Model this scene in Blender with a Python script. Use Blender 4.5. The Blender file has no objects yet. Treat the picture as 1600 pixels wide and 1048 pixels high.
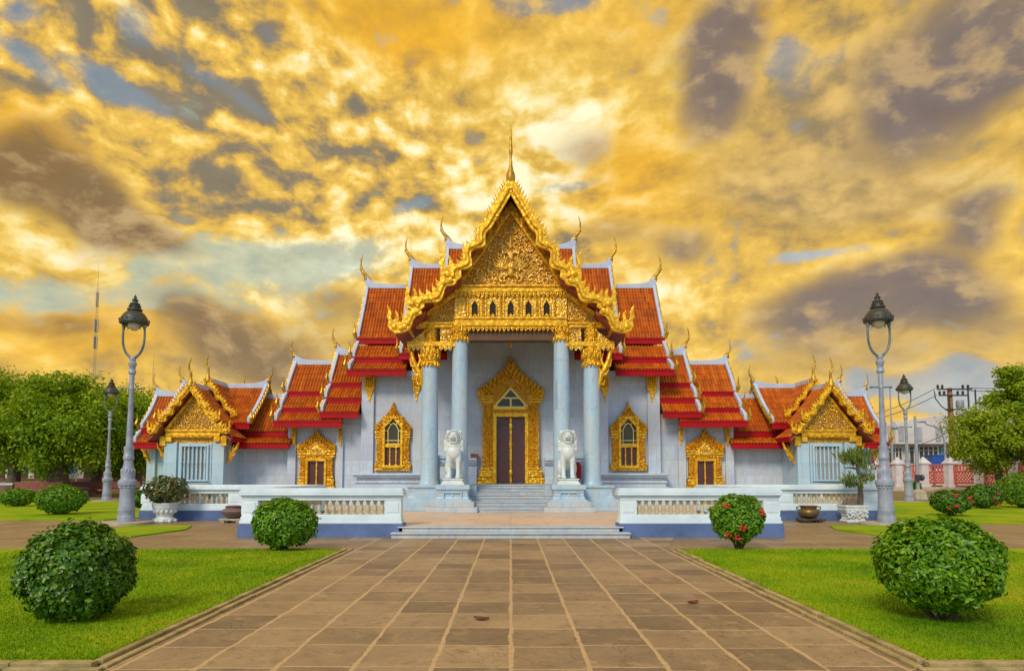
import bpy, bmesh, math, random
import numpy as np
from mathutils import Vector, Matrix
R = math.radians
C = bpy.context.scene.collection
SC = bpy.context.scene
random.seed(7)
RNG = np.random.default_rng(11)

# ------------------------------------------------------------------ camera
PITCH = R(4.0); FPX = 1000.0; CAMZ = 1.5
CX = 798.0; CY = 740.0 - FPX * math.tan(PITCH)
cam_d = bpy.data.cameras.new('camera'); cam = bpy.data.objects.new('camera', cam_d); C.objects.link(cam)
cam.location = (0, 0, CAMZ); cam.rotation_euler = (R(90) + PITCH, 0, 0)
cam_d.sensor_width = 36.0; cam_d.sensor_fit = 'HORIZONTAL'; cam_d.lens = 36.0 * FPX / 1600.0
cam_d.shift_x = (800 - CX) / 1600.0; cam_d.shift_y = (CY - 524.0) / 1600.0
cam_d.clip_start = 0.05; cam_d.clip_end = 6000
SC.camera = cam

def A(px, py, Y):
    """world (x, z) of a photograph pixel on the vertical plane at distance Y"""
    u = (px - CX) / FPX; v = (CY - py) / FPX
    t = Y / (math.cos(PITCH) - v * math.sin(PITCH))
    return u * t, CAMZ + (math.sin(PITCH) + v * math.cos(PITCH)) * t
def AX(px, py, Y): return A(px, py, Y)[0]
def AZ(py, Y): return A(CX, py, Y)[1]
def DIR(px, py):
    u = (px - CX) / FPX; v = (CY - py) / FPX
    d = Vector((u, math.cos(PITCH) - v * math.sin(PITCH), math.sin(PITCH) + v * math.cos(PITCH))).normalized()
    return math.atan2(d.x, d.y), math.asin(d.z)

# ------------------------------------------------------------------ light and exposure
SC.view_settings.view_transform = 'Standard'; SC.view_settings.look = 'None'
SC.view_settings.exposure = 0.0; SC.view_settings.gamma = 1.0; SC.view_settings.use_curve_mapping = False
SUN_EL = R(38); SUN_AZ = R(205)          # azimuth from +Y towards +X: added behind camera, left, to light the gold; sunset is ahead
added_sun_d = bpy.data.lights.new('sun', 'SUN'); added_sun_d.energy = 2.3; added_sun_d.angle = R(16); added_sun_d.color = (1.0, 0.86, 0.63)
sun = bpy.data.objects.new('sun', added_sun_d); C.objects.link(sun)
sdir = Vector((math.sin(SUN_AZ) * math.cos(SUN_EL), math.cos(SUN_AZ) * math.cos(SUN_EL), math.sin(SUN_EL)))
sun.rotation_euler = (-sdir).to_track_quat('-Z', 'Y').to_euler(); sun.location = sdir * 60

# ------------------------------------------------------------------ node helpers
class NT:
    def __init__(s, nt): s.nt = nt; s.n = nt.nodes; s.l = nt.links
    def node(s, typ, **kw):
        n = s.n.new(typ)
        for k, v in kw.items(): setattr(n, k, v)
        return n
    def put(s, sock, v):
        if isinstance(v, bpy.types.NodeSocket): s.l.new(v, sock)
        elif v is not None: sock.default_value = v
    def math(s, op, a, b=None, c=None, clamp=False):
        n = s.node('ShaderNodeMath', operation=op, use_clamp=clamp)
        s.put(n.inputs[0], a)
        if b is not None: s.put(n.inputs[1], b)
        if c is not None: s.put(n.inputs[2], c)
        return n.outputs[0]
    def vmath(s, op, a, b=None, scale=None):
        n = s.node('ShaderNodeVectorMath', operation=op)
        s.put(n.inputs[0], a)
        if b is not None: s.put(n.inputs[1], b)
        if scale is not None: s.put(n.inputs['Scale'], scale)
        return n.outputs['Value'] if op in ('LENGTH', 'DOT_PRODUCT', 'DISTANCE') else n.outputs[0]
    def comb(s, x, y, z=0.0):
        n = s.node('ShaderNodeCombineXYZ')
        for i, v in enumerate((x, y, z)): s.put(n.inputs[i], v)
        return n.outputs[0]
    def sep(s, v):
        n = s.node('ShaderNodeSeparateXYZ'); s.put(n.inputs[0], v); return n.outputs
    def noise(s, vec, scale, detail=4, rough=0.5, dist=0.0, col=False):
        n = s.node('ShaderNodeTexNoise'); s.put(n.inputs['Vector'], vec)
        n.inputs['Scale'].default_value = scale; n.inputs['Detail'].default_value = detail
        n.inputs['Roughness'].default_value = rough; n.inputs['Distortion'].default_value = dist
        return n.outputs['Color' if col else 'Fac']
    def voronoi(s, vec, scale, feature='F1', out='Distance', rand=1.0):
        n = s.node('ShaderNodeTexVoronoi', feature=feature); s.put(n.inputs['Vector'], vec)
        n.inputs['Scale'].default_value = scale; n.inputs['Randomness'].default_value = rand
        return n.outputs[out]
    def maprange(s, v, a, b, c=0.0, d=1.0, smooth=False):
        n = s.node('ShaderNodeMapRange', interpolation_type='SMOOTHSTEP' if smooth else 'LINEAR')
        s.put(n.inputs['Value'], v)
        for k, x in zip(('From Min', 'From Max', 'To Min', 'To Max'), (a, b, c, d)): s.put(n.inputs[k], x)
        return n.outputs['Result']
    def ramp(s, fac, stops, interp='LINEAR'):
        n = s.node('ShaderNodeValToRGB'); s.put(n.inputs['Fac'], fac); cr = n.color_ramp; cr.interpolation = interp
        while len(cr.elements) < len(stops): cr.elements.new(0.5)
        for e, (p, c) in zip(cr.elements, stops): e.position = p; e.color = (*c, 1)
        return n.outputs['Color']
    def mix(s, fac, a, b, mode='MIX'):
        n = s.node('ShaderNodeMix', data_type='RGBA', blend_type=mode)
        s.put(n.inputs[0], fac)
        s.put(n.inputs[6], (*a, 1) if isinstance(a, tuple) else a); s.put(n.inputs[7], (*b, 1) if isinstance(b, tuple) else b)
        return n.outputs[2]

# ------------------------------------------------------------------ sky
world = bpy.data.worlds.new('World'); SC.world = world; world.use_nodes = True
def build_sky():
    T = NT(world.node_tree); T.n.clear()
    out = T.node('ShaderNodeOutputWorld')
    sky = T.node('ShaderNodeTexSky', sky_type='NISHITA', sun_disc=False, sun_elevation=SUN_EL, sun_rotation=SUN_AZ)
    bg_sky = T.node('ShaderNodeBackground'); T.l.new(sky.outputs[0], bg_sky.inputs[0]); bg_sky.inputs[1].default_value = 0.13
    d = T.node('ShaderNodeTexCoord').outputs['Generated']
    x, y, z = T.sep(d)
    az = T.math('ARCTAN2', x, y); el = T.math('ARCSINE', z)
    P = T.comb(az, el)
    zc = T.math('ADD', T.math('MAXIMUM', z, 0.0), 0.16)
    q = T.comb(T.math('DIVIDE', x, zc), T.math('DIVIDE', y, zc))
    # wind-drawn warps at two sizes
    w1 = T.vmath('SUBTRACT', T.noise(d, 3.4, 2, col=True), (0.5, 0.5, 0.5))
    w2 = T.vmath('SUBTRACT', T.noise(d, 15.0, 4, 0.5, col=True), (0.5, 0.5, 0.5))
    Pw = T.vmath('ADD', P, T.vmath('ADD', T.vmath('SCALE', w1, scale=0.08), T.vmath('SCALE', w2, scale=0.018)))
    Pw = T.vmath('MULTIPLY', Pw, (1, 1, 0))
    def blob(px, py, hw, hh, rot=0, amt=1.0, soft=0.25, prev=0.0):
        c = DIR(px, py)
        ex = DIR(px + hw, py); ey = DIR(px, py - hh)
        sx = max(abs(ex[0] - c[0]), 1e-3); sy = max(abs(ey[1] - c[1]), 1e-3)
        g = T.node('ShaderNodeTexGradient', gradient_type='SPHERICAL'); m = g.texture_mapping; m.vector_type = 'TEXTURE'
        m.translation = (c[0], c[1], 0); m.rotation = (0, 0, R(rot)); m.scale = (sx * 1.75, sy * 1.75, 1)
        T.l.new(Pw, g.inputs['Vector'])
        return T.maprange(g.outputs['Fac'], 0.0, 0.914, prev, amt, True)
    def field(bl):
        f = 0.0
        for b in sorted(bl, key=lambda q: q[5]): f = blob(*b, prev=f)
        return f
    # billowed sheet of gold cloud: broad swells, cloudlets, fine curl
    qs = T.vmath('MULTIPLY', T.vmath('ADD', q, T.vmath('SCALE', w2, scale=0.15)), (1.0, 0.62, 1))
    Pf = T.vmath('MULTIPLY', Pw, (1.0, 1.55, 1))
    n1 = T.noise(qs, 1.7, 5, 0.5)
    n2 = T.noise(Pf, 7.5, 9, 0.55)
    n3 = T.noise(Pf, 20.0, 8, 0.60)
    n2b = T.noise(T.vmath('ADD', Pf, (0.012, 0.030, 0.0)), 7.5, 9, 0.55)
    lit = T.math('SUBTRACT', n2, n2b)
    cell = T.voronoi(T.vmath('ADD', Pf, T.vmath('SCALE', w2, scale=0.05)), 24.0, 'SMOOTH_F1')
    puff = field([(330, 120, 420, 190, -10, 1.0), (520, 250, 260, 120, -10, .8), (900, 330, 120, 90, 0, .5)])
    n1c = T.math('MULTIPLY', T.math('SUBTRACT', n1, 0.5), T.maprange(el, 0.02, 0.35, 0.25, 0.75))
    busy = field([(250, 130, 520, 260, -12, 1.0), (520, 280, 330, 170, -10, .95), (640, 400, 260, 60, 0, .8), (880, 300, 130, 120, 0, .75), (60, 430, 300, 80, 0, .55), (480, 460, 300, 60, 0, .5), (1000, 480, 160, 50, 0, .5)])
    calm = T.maprange(busy, 0, 1, 0.42, 1.05)
    base = T.math('ADD', n1c, T.math('MULTIPLY', calm, T.math('ADD', T.math('MULTIPLY', T.math('SUBTRACT', n2, 0.5), 0.85), T.math('MULTIPLY', T.math('SUBTRACT', n3, 0.5), 0.95))))
    base = T.math('ADD', T.math('ADD', T.math('ADD', base, 0.475), T.math('MULTIPLY', T.math('MULTIPLY', lit, calm), 1.5)), T.math('MULTIPLY', puff, T.maprange(cell, 0.10, 0.68, 0.17, -0.22)))
    glow = field([(820, 290, 320, 200, 0, 1.25), (560, 420, 400, 90, 0, .7)])
    bright = field([(640, 372, 150, 18, 4, .9, .1), (850, 255, 90, 75, 0, .75, .1), (700, 335, 150, 50, 0, .55, .1), (560, 430, 150, 22, -4, .5, .1),
                    (1000, 465, 70, 26, 5, .7, .1), (820, 190, 330, 60, 0, .35, .1), (900, 290, 60, 40, 0, .7, .1), (1180, 355, 130, 28, 4, .5, .1), (1250, 590, 340, 40, 0, .3, .1),
                    (230, 440, 190, 30, -6, .4, .1), (1420, 215, 170, 26, 8, .4, .1)])
    base = T.math('ADD', T.math('ADD', base, T.math('MULTIPLY', bright, 0.20)), T.math('MULTIPLY', glow, 0.10))
    gold = T.ramp(base, [(0.20, (0.27, 0.22, 0.14)), (0.33, (0.45, 0.30, 0.11)), (0.44, (0.70, 0.43, 0.08)), (0.56, (0.85, 0.53, 0.085)), (0.68, (0.95, 0.70, 0.22)), (0.86, (1.0, 0.90, 0.58))])
    orange = field([(625, 40, 150, 62, 0, .85, .05), (985, 265, 70, 60, 0, .7, .1), (1010, 30, 120, 60, 0, .3, .1), (60, 215, 90, 45, -20, .8, .1), (140, 520, 130, 50, 0, .75, .1),
                    (1020, 330, 110, 90, 0, .35, .1), (1170, 25, 60, 50, 0, .6, .1)])
    gold = T.mix(orange, gold, (0.86, 0.44, 0.018))
    # clear gaps
    hole = field([(215, 50, 36, 34, 20, 1.0, .1), (50, 95, 110, 24, -25, .9, .1), (160, 125, 80, 26, -18, .9, .1), (330, 130, 130, 18, -20, .65, .1), (20, 15, 50, 24, 0, .9, .1),
                  (470, 115, 100, 24, -30, .55, .1), (1225, 110, 56, 46, -30, 1.0, .1), (1300, 100, 60, 24, 10, .7, .1), (840, 14, 90, 26, 0, .95, .1), (1270, 290, 90, 26, -6, .55, .1), (1220, 312, 40, 30, 0, .7, .1),
                  (640, 330, 50, 14, 20, .7, .1), (900, 290, 70, 12, 12, .7, .1), (1395, 150, 40, 24, 20, .5, .1), (300, 205, 200, 40, -15, .25, .1)])
    hole2 = field([(440, 412, 150, 40, 3, 1.0, .1), (250, 420, 90, 26, 3, .8, .1), (180, 470, 170, 34, 0, .75, .1), (20, 460, 90, 22, 0, .6, .1), (1290, 408, 90, 12, 0, .8, .1), (400, 470, 120, 22, 0, .5, .1),
                   (560, 400, 70, 30, 0, .7, .1), (1450, 590, 160, 30, 0, .75, .1), (1540, 620, 140, 40, 0, .6, .1), (1240, 540, 90, 30, 0, .45, .1)])
    nz = T.math('ADD', T.math('SUBTRACT', n2, 0.5), T.math('MULTIPLY', T.math('SUBTRACT', n3, 0.5), 0.5))
    gap = T.maprange(T.math('SUBTRACT', hole, T.math('MULTIPLY', nz, 2.0)), 0.40, 0.95, 0, 1, True)
    col = T.mix(T.math('MULTIPLY', gap, 0.80), gold, T.mix(T.maprange(el, 0.35, 0.75), (0.30, 0.36, 0.38), (0.135, 0.215, 0.35)))
    gap2 = T.maprange(T.math('SUBTRACT', hole2, T.math('MULTIPLY', nz, 2.4)), 0.28, 0.80, 0, 1, True)
    col = T.mix(T.math('MULTIPLY', gap2, 0.82), col, T.mix(T.maprange(az, -0.4, 0.5), (0.50, 0.58, 0.44), (0.42, 0.50, 0.56)))
    # heavy grey clouds with lit rims
    dark = field([(30, 285, 120, 52, 0, 1.0, .3), (150, 320, 120, 55, -26, 1.0, .3), (225, 362, 95, 34, -12, 1.0, .3), (70, 235, 60, 50, -20, .7, .3),
                  (95, 512, 76, 26, -3, .75, .3), (330, 515, 110, 46, -14, .9, .2), (420, 545, 110, 44, 0, .8, .2), (520, 500, 70, 40, 0, .45, .2),
                  (1110, 110, 62, 105, 8, 1.0, .15), (1150, 40, 66, 60, 0, .8, .15), (1500, 130, 150, 100, 22, 1.0, .1), (1560, 60, 110, 90, 0, 1.0, .1), (1420, 190, 70, 70, 0, .6, .1),
                  (1390, 470, 150, 54, 10, 1.05, .3), (1270, 490, 100, 40, 5, .85, .3), (1430, 440, 70, 46, 0, 1.0, .3), (1070, 398, 56, 32, 0, .8, .2), (960, 370, 60, 30, 0, .5, .2), (1515, 350, 66, 44, 0, .85, .2),
                  (1540, 310, 70, 26, 0, .7, .2), (1530, 500, 120, 40, 0, .6, .2), (1340, 250, 150, 26, -8, .35, .2), (930, 230, 50, 30, 0, .5, .2), (1240, 565, 120, 30, 0, .45, .2), (1420, 545, 160, 26, 4, .5, .2), (1100, 170, 60, 60, 0, .8, .2), (1450, 60, 120, 70, 0, .7, .2), (1390, 110, 70, 60, 0, .5, .2), (1480, 470, 80, 40, 0, .8, .2), (520, 480, 50, 30, 0, .6, .2), (450, 570, 160, 30, 0, .5, .2)])
    veil = field([(1330, 190, 330, 170, 10, .85), (1350, 300, 260, 60, -6, .9), (1050, 60, 200, 110, 0, .55), (1450, 560, 260, 70, 0, .65), (1100, 470, 160, 60, 0, .25), (300, 300, 330, 90, -10, .15)])
    vl = T.maprange(T.math('ADD', veil, T.math('MULTIPLY', nz, 1.3)), 0.25, 1.0, 0, 0.8, True)
    col = T.mix(vl, col, T.mix(T.maprange(T.math('ADD', n3, T.math('MULTIPLY', lit, 1.5)), 0.3, 0.7), (0.38, 0.27, 0.13), (0.60, 0.40, 0.14)))
    dk = T.math('ADD', dark, T.math('MULTIPLY', nz, 1.55))
    warmside = T.maprange(az, -0.75, 0.35, 0.0, 1.0)
    dcol = T.mix(warmside, (0.225, 0.135, 0.052), (0.215, 0.165, 0.145))
    dcol = T.mix(T.maprange(T.math('ADD', T.math('MULTIPLY', lit, 2.2), T.math('MULTIPLY', T.math('SUBTRACT', n3, 0.5), 0.8)), -0.02, 0.26, 0.0, 0.75), dcol, (0.52, 0.35, 0.15))
    rim = T.math('MULTIPLY', T.maprange(dk, 0.12, 0.36, 0, 1, True), T.maprange(dk, 0.62, 0.40, 0, 1, True))
    col = T.mix(T.math('MULTIPLY', rim, 0.16), col, (0.93, 0.62, 0.16))
    col = T.mix(T.maprange(dk, 0.18, 1.0, 0, 0.94, True), col, dcol)
    fine = T.math('ADD', T.math('MULTIPLY', T.math('SUBTRACT', n3, 0.5), 0.52), T.math('MULTIPLY', lit, 0.8))
    col = T.vmath('SCALE', col, scale=T.maprange(fine, -0.4, 0.4, 0.66, 1.34))
    # away from the sunset: thin pale cloud over open sky
    back = T.maprange(y, 0.25, -0.35, 0.0, 1.0, True)
    pale = T.ramp(n1, [(0.3, (0.34, 0.54, 0.86)), (0.6, (0.58, 0.74, 0.95)), (0.8, (0.86, 0.92, 1.0))])
    col = T.mix(back, col, pale)
    bg_c = T.node('ShaderNodeBackground'); T.l.new(col, bg_c.inputs[0]); bg_c.inputs[1].default_value = 1.06
    mx = T.node('ShaderNodeMixShader')
    cover = T.maprange(back, 0, 1, 0.97, 0.72)
    T.l.new(cover, mx.inputs[0]); T.l.new(bg_sky.outputs[0], mx.inputs[1]); T.l.new(bg_c.outputs[0], mx.inputs[2])
    T.l.new(mx.outputs[0], out.inputs[0])
    world.cycles.sampling_method = 'MANUAL'; world.cycles.sample_map_resolution = 512
build_sky()

# ------------------------------------------------------------------ mesh helpers
OFF = {}
class MB:
    def __init__(s): s.v = []; s.f = []
    def add(s, vs, fs):
        n = len(s.v); s.v += [tuple(p) for p in vs]; s.f += [[i + n for i in f] for f in fs]; return s
    def box(s, x0, x1, y0, y1, z0, z1):
        x0, x1 = sorted((x0, x1)); y0, y1 = sorted((y0, y1)); z0, z1 = sorted((z0, z1))
        v = [(x, y, z) for z in (z0, z1) for y in (y0, y1) for x in (x0, x1)]
        return s.add(v, [(0, 2, 3, 1), (4, 5, 7, 6), (0, 1, 5, 4), (2, 6, 7, 3), (0, 4, 6, 2), (1, 3, 7, 5)])
    def frus(s, cx, cy, z0, z1, a0, b0, a1, b1):
        v = [(cx + i * a0, cy + j * b0, z0) for j in (-1, 1) for i in (-1, 1)] + [(cx + i * a1, cy + j * b1, z1) for j in (-1, 1) for i in (-1, 1)]
        return s.add(v, [(0, 2, 3, 1), (4, 5, 7, 6), (0, 1, 5, 4), (2, 6, 7, 3), (0, 4, 6, 2), (1, 3, 7, 5)])
    def sqlathe(s, cx, cy, prof, kx=1.0, ky=1.0):
        for (r0, z0), (r1, z1) in zip(prof, prof[1:]):
            if abs(z1 - z0) > 1e-5: s.frus(cx, cy, z0, z1, r0 * kx, r0 * ky, r1 * kx, r1 * ky)
        return s
    def lathe(s, cx, cy, prof, seg=16, cap=True):
        vs = []; fs = []
        for r, z in prof:
            for k in range(seg):
                a = 2 * math.pi * k / seg; vs.append((cx + r * math.cos(a), cy + r * math.sin(a), z))
        for i in range(len(prof) - 1):
            for k in range(seg):
                k2 = (k + 1) % seg; fs.append((i * seg + k, i * seg + k2, (i + 1) * seg + k2, (i + 1) * seg + k))
        if cap: fs.append(tuple(range(seg - 1, -1, -1))); fs.append(tuple((len(prof) - 1) * seg + k for k in range(seg)))
        return s.add(vs, fs)
    def tube(s, pts, rads, seg=8, flat=1.0):
        pts = [Vector(p) for p in pts]
        if not hasattr(rads, '__len__'): rads = [rads] * len(pts)
        vs = []; fs = []; prev = None
        for i, p in enumerate(pts):
            t = (pts[min(i + 1, len(pts) - 1)] - pts[max(i - 1, 0)]).normalized()
            if prev is None:
                up = Vector((0, 1, 0)) if abs(t.y) < 0.9 else Vector((1, 0, 0))
                a = t.cross(up).normalized()
            else:
                a = (prev - t * prev.dot(t)).normalized()
            prev = a; b = t.cross(a)
            for k in range(seg):
                w = 2 * math.pi * k / seg
                vs.append(p + (a * math.cos(w) + b * math.sin(w) * flat) * rads[i])
        for i in range(len(pts) - 1):
            for k in range(seg):
                k2 = (k + 1) % seg; fs.append((i * seg + k, i * seg + k2, (i + 1) * seg + k2, (i + 1) * seg + k))
        fs.append(tuple(range(seg - 1, -1, -1))); fs.append(tuple((len(pts) - 1) * seg + k for k in range(seg)))
        return s.add(vs, fs)
    def prism(s, poly, d0, d1, axis='y', ins=0.0):
        n = len(poly)
        def w(p, d): return (p[0], d, p[1]) if axis == 'y' else ((d, p[0], p[1]) if axis == 'x' else (p[0], p[1], d))
        vs = [w(p, d0) for p in poly] + [w(p, d1) for p in poly]
        fs = [tuple(range(n)), tuple(range(2 * n - 1, n - 1, -1))] + [(i, (i + 1) % n, n + (i + 1) % n, n + i) for i in range(n)]
        return s.add(vs, fs)
    def ell(s, c, r, seg=12, rings=8, rot=None):
        vs = []; fs = []
        for i in range(rings + 1):
            th = math.pi * i / rings
            for k in range(seg):
                a = 2 * math.pi * k / seg
                p = Vector((r[0] * math.sin(th) * math.cos(a), r[1] * math.sin(th) * math.sin(a), r[2] * math.cos(th)))
                if rot is not None: p = rot @ p
                vs.append(p + Vector(c))
        for i in range(rings):
            for k in range(seg):
                k2 = (k + 1) % seg
                fs.append((i * seg + k, (i + 1) * seg + k, (i + 1) * seg + k2, i * seg + k2))
        return s.add(vs, fs)
    def mirror_x(s, cx=0.0):
        n = len(s.v); s.v += [(2 * cx - x, y, z) for x, y, z in s.v]; s.f += [[i + n for i in reversed(f)] for f in list(s.f)]; return s
    def build(s, name, mat, parent=None, loc=None, smooth=0, bevel=0, kind=None, weld=False):
        off = Vector((0, 0, 0))
        if parent is not None: off = OFF[parent.name]
        elif loc is not None: off = Vector(loc)
        me = bpy.data.meshes.new(name)
        me.from_pydata([(x - off.x, y - off.y, z - off.z) for x, y, z in s.v], [], s.f)
        bm = bmesh.new(); bm.from_mesh(me)
        if weld: bmesh.ops.remove_doubles(bm, verts=bm.verts, dist=1e-4)
        bmesh.ops.recalc_face_normals(bm, faces=bm.faces); bm.to_mesh(me); bm.free()
        return link(name, me, mat, parent, loc, smooth, bevel, kind)
def link(name, me, mat, parent=None, loc=None, smooth=0, bevel=0, kind=None):
    me.materials.append(mat)
    if smooth:
        me.polygons.foreach_set('use_smooth', [True] * len(me.polygons)); me.set_sharp_from_angle(angle=R(smooth))
    o = bpy.data.objects.new(name, me); C.objects.link(o)
    if parent is not None: o.parent = parent; OFF[o.name] = OFF[parent.name]
    else:
        if loc is not None: o.location = loc
        OFF[o.name] = Vector(loc if loc is not None else (0, 0, 0))
    if bevel:
        b = o.modifiers.new('bevel', 'BEVEL'); b.width = bevel; b.segments = 2; b.limit_method = 'ANGLE'; b.angle_limit = R(40); b.harden_normals = False
    if kind: o['kind'] = kind
    return o
def np_mesh(name, V, F):
    me = bpy.data.meshes.new(name)
    V = np.asarray(V, np.float32); F = np.asarray(F, np.int32); k = F.shape[1]
    me.vertices.add(len(V)); me.vertices.foreach_set('co', V.ravel())
    me.loops.add(F.size); me.loops.foreach_set('vertex_index', F.ravel())
    me.polygons.add(len(F)); me.polygons.foreach_set('loop_start', np.arange(0, F.size, k, dtype=np.int32))
    me.update(calc_edges=True); me.validate(); return me
def tag(o, label, cat, group=None):
    o['label'] = label; o['category'] = cat
    if group: o['group'] = group
    return o
def thing(name, label, cat, loc=(0, 0, 0), group=None):
    o = bpy.data.objects.new(name, None); C.objects.link(o); o.location = loc; o.empty_display_size = 0.3
    OFF[o.name] = Vector(loc); return tag(o, label, cat, group)
def copy_tree(o, parent=None):
    c = o.copy(); C.objects.link(c); OFF[c.name] = OFF[o.name]
    if parent is not None: c.parent = parent
    for ch in list(o.children): copy_tree(ch, c)
    return c
def cr(pts, n=6):
    """Catmull-Rom through 2-D points"""
    out = []; P = [pts[0]] + list(pts) + [pts[-1]]
    for i in range(1, len(P) - 2):
        p0, p1, p2, p3 = (np.array(P[i + k], float) for k in (-1, 0, 1, 2))
        for j in range(n):
            t = j / n
            out.append(tuple(0.5 * (2 * p1 + (p2 - p0) * t + (2 * p0 - 5 * p1 + 4 * p2 - p3) * t * t + (3 * p1 - p0 - 3 * p2 + p3) * t ** 3)))
    out.append(tuple(pts[-1])); return out

# ------------------------------------------------------------------ materials
def new_mat(name):
    m = bpy.data.materials.new(name); m.use_nodes = True
    T = NT(m.node_tree); b = T.n['Principled BSDF']; return m, T, b
def simple(name, c1, c2=None, scale=6.0, rough=0.5, metal=0.0, bump=0.0, bscale=30.0, rvar=0.1, spec=0.5):
    m, T, b = new_mat(name)
    tc = T.node('ShaderNodeTexCoord').outputs['Object']
    c2 = c2 or tuple(x * 0.75 for x in c1)
    n = T.noise(tc, scale, 6, 0.6)
    T.put(b.inputs['Base Color'], T.mix(T.maprange(n, 0.35, 0.65), c2, c1))
    T.put(b.inputs['Roughness'], T.maprange(T.noise(tc, scale * 2.3, 4), 0.3, 0.7, max(rough - rvar, 0.02), min(rough + rvar, 1)))
    b.inputs['Metallic'].default_value = metal; b.inputs['Specular IOR Level'].default_value = spec
    if bump:
        bp = T.node('ShaderNodeBump'); bp.inputs['Strength'].default_value = bump; bp.inputs['Distance'].default_value = 0.02
        T.put(bp.inputs['Height'], T.noise(tc, bscale, 5)); T.l.new(bp.outputs[0], b.inputs['Normal'])
    return m
def marble(name, base, dark, vein, bw=1.15, rh=0.6, mort=0.006, rough=0.38, vs=1.3):
    m, T, b = new_mat(name)
    tc = T.node('ShaderNodeTexCoord').outputs['Object']; x, y, z = T.sep(tc)
    uv = T.comb(T.math('ADD', x, y), z)
    br = T.node('ShaderNodeTexBrick'); T.l.new(uv, br.inputs['Vector']); br.inputs['Scale'].default_value = 1.0
    br.inputs['Brick Width'].default_value = bw; br.inputs['Row Height'].default_value = rh
    br.inputs['Mortar Size'].default_value = mort; br.inputs['Mortar Smooth'].default_value = 0.3; br.inputs['Bias'].default_value = 0.0
    br.inputs['Color1'].default_value = (*base, 1); br.inputs['Color2'].default_value = (*dark, 1)
    br.inputs['Mortar'].default_value = (*tuple(c * 0.62 for c in base), 1)
    st = T.vmath('MULTIPLY', tc, (1.0, 1.0, 0.45))
    big = T.noise(st, vs, 8, 0.62, 1.2)
    col = T.mix(T.maprange(big, 0.42, 0.70, 0.0, 0.75), br.outputs['Color'], vein)
    v = T.math('ABSOLUTE', T.math('SUBTRACT', T.noise(st, vs * 1.6, 7, 0.65, 2.2), 0.5))
    col = T.mix(T.maprange(v, 0.0, 0.022, 0.45, 0.0), col, tuple(c * 0.62 for c in vein))
    stain = T.maprange(T.noise(T.vmath('MULTIPLY', tc, (2.5, 2.5, 0.5)), 1.5, 6, 0.6), 0.46, 0.70, 0, 0.55)
    col = T.mix(stain, col, (0.56, 0.49, 0.38))
    drip = T.maprange(T.noise(T.vmath('MULTIPLY', tc, (9, 9, 0.35)), 1.0, 4, 0.6), 0.56, 0.72, 0, 0.30)
    col = T.mix(drip, col, tuple(c * 0.55 for c in dark))
    T.put(b.inputs['Base Color'], col); T.put(b.inputs['Roughness'], T.maprange(big, 0.3, 0.7, rough - 0.1, rough + 0.18))
    bp = T.node('ShaderNodeBump'); bp.inputs['Strength'].default_value = 0.35; bp.inputs['Distance'].default_value = 0.01
    T.put(bp.inputs['Height'], T.math('SUBTRACT', 1.0, br.outputs['Fac'])); T.l.new(bp.outputs[0], b.inputs['Normal'])
    return m
def gold_mat(name, hi, lo, vscale, bump, rough=0.36, metal=0.55, glass=0.0, dist=0.05):
    m, T, b = new_mat(name)
    tc = T.node('ShaderNodeTexCoord').outputs['Object']
    warp = T.vmath('ADD', tc, T.vmath('SCALE', T.noise(tc, vscale * 0.35, 3, col=True), scale=0.5 / max(vscale, .1)))
    v = T.voronoi(warp, vscale, 'SMOOTH_F1')
    n = T.noise(tc, vscale * 2.2, 4, 0.6)
    h = T.math('ADD', T.maprange(v, 0.0, 0.75, 1.0, 0.0), T.math('MULTIPLY', n, 0.35))
    col = T.mix(T.maprange(h, 0.35, 0.85), lo, hi)
    col = T.mix(T.maprange(T.noise(tc, 1.3, 5), 0.4, 0.75, 0, 0.45), col, tuple((a * 0.7 + b_ * 0.3) for a, b_ in zip(lo, hi)))
    if glass:
        cell = T.voronoi(tc, vscale * 2.6, 'F1', 'Color'); r, g, bb = T.sep(cell)
        mk = T.math('MULTIPLY', T.math('GREATER_THAN', r, 1.0 - glass), T.math('GREATER_THAN', n, 0.42))
        col = T.mix(mk, col, T.mix(T.math('GREATER_THAN', g, 0.55), (0.78, 0.76, 0.66), (0.22, 0.42, 0.36)))
    T.put(b.inputs['Base Color'], col); b.inputs['Metallic'].default_value = metal
    T.put(b.inputs['Roughness'], T.maprange(n, 0.3, 0.7, rough - 0.08, rough + 0.14))
    bp = T.node('ShaderNodeBump'); bp.inputs['Strength'].default_value = bump; bp.inputs['Distance'].default_value = dist
    T.put(bp.inputs['Height'], h); T.l.new(bp.outputs[0], b.inputs['Normal'])
    return m
def tile_mat():
    m, T, b = new_mat('glazed roof tile')
    tc = T.node('ShaderNodeTexCoord').outputs['Object']; x, y, z = T.sep(tc)
    cell = T.comb(T.math('FLOOR', T.math('DIVIDE', x, 0.125)), T.math('FLOOR', T.math('DIVIDE', z, 0.42)), T.math('FLOOR', T.math('DIVIDE', y, 0.5)))
    wn = T.node('ShaderNodeTexWhiteNoise'); T.l.new(cell, wn.inputs['Vector'])
    col = T.ramp(wn.outputs['Value'], [(0.0, (0.38, 0.072, 0.002)), (0.35, (0.47, 0.092, 0.002)), (0.75, (0.53, 0.115, 0.004)), (1.0, (0.60, 0.16, 0.008))])
    col = T.mix(T.maprange(T.noise(tc, 1.1, 6, 0.65), 0.42, 0.72, 0, 0.65), col, (0.26, 0.055, 0.010))
    T.put(b.inputs['Base Color'], col); T.put(b.inputs['Roughness'], T.maprange(T.noise(tc, 5, 4), 0.3, 0.7, 0.42, 0.6)); b.inputs['Specular IOR Level'].default_value = 0.3
    return m
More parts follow.
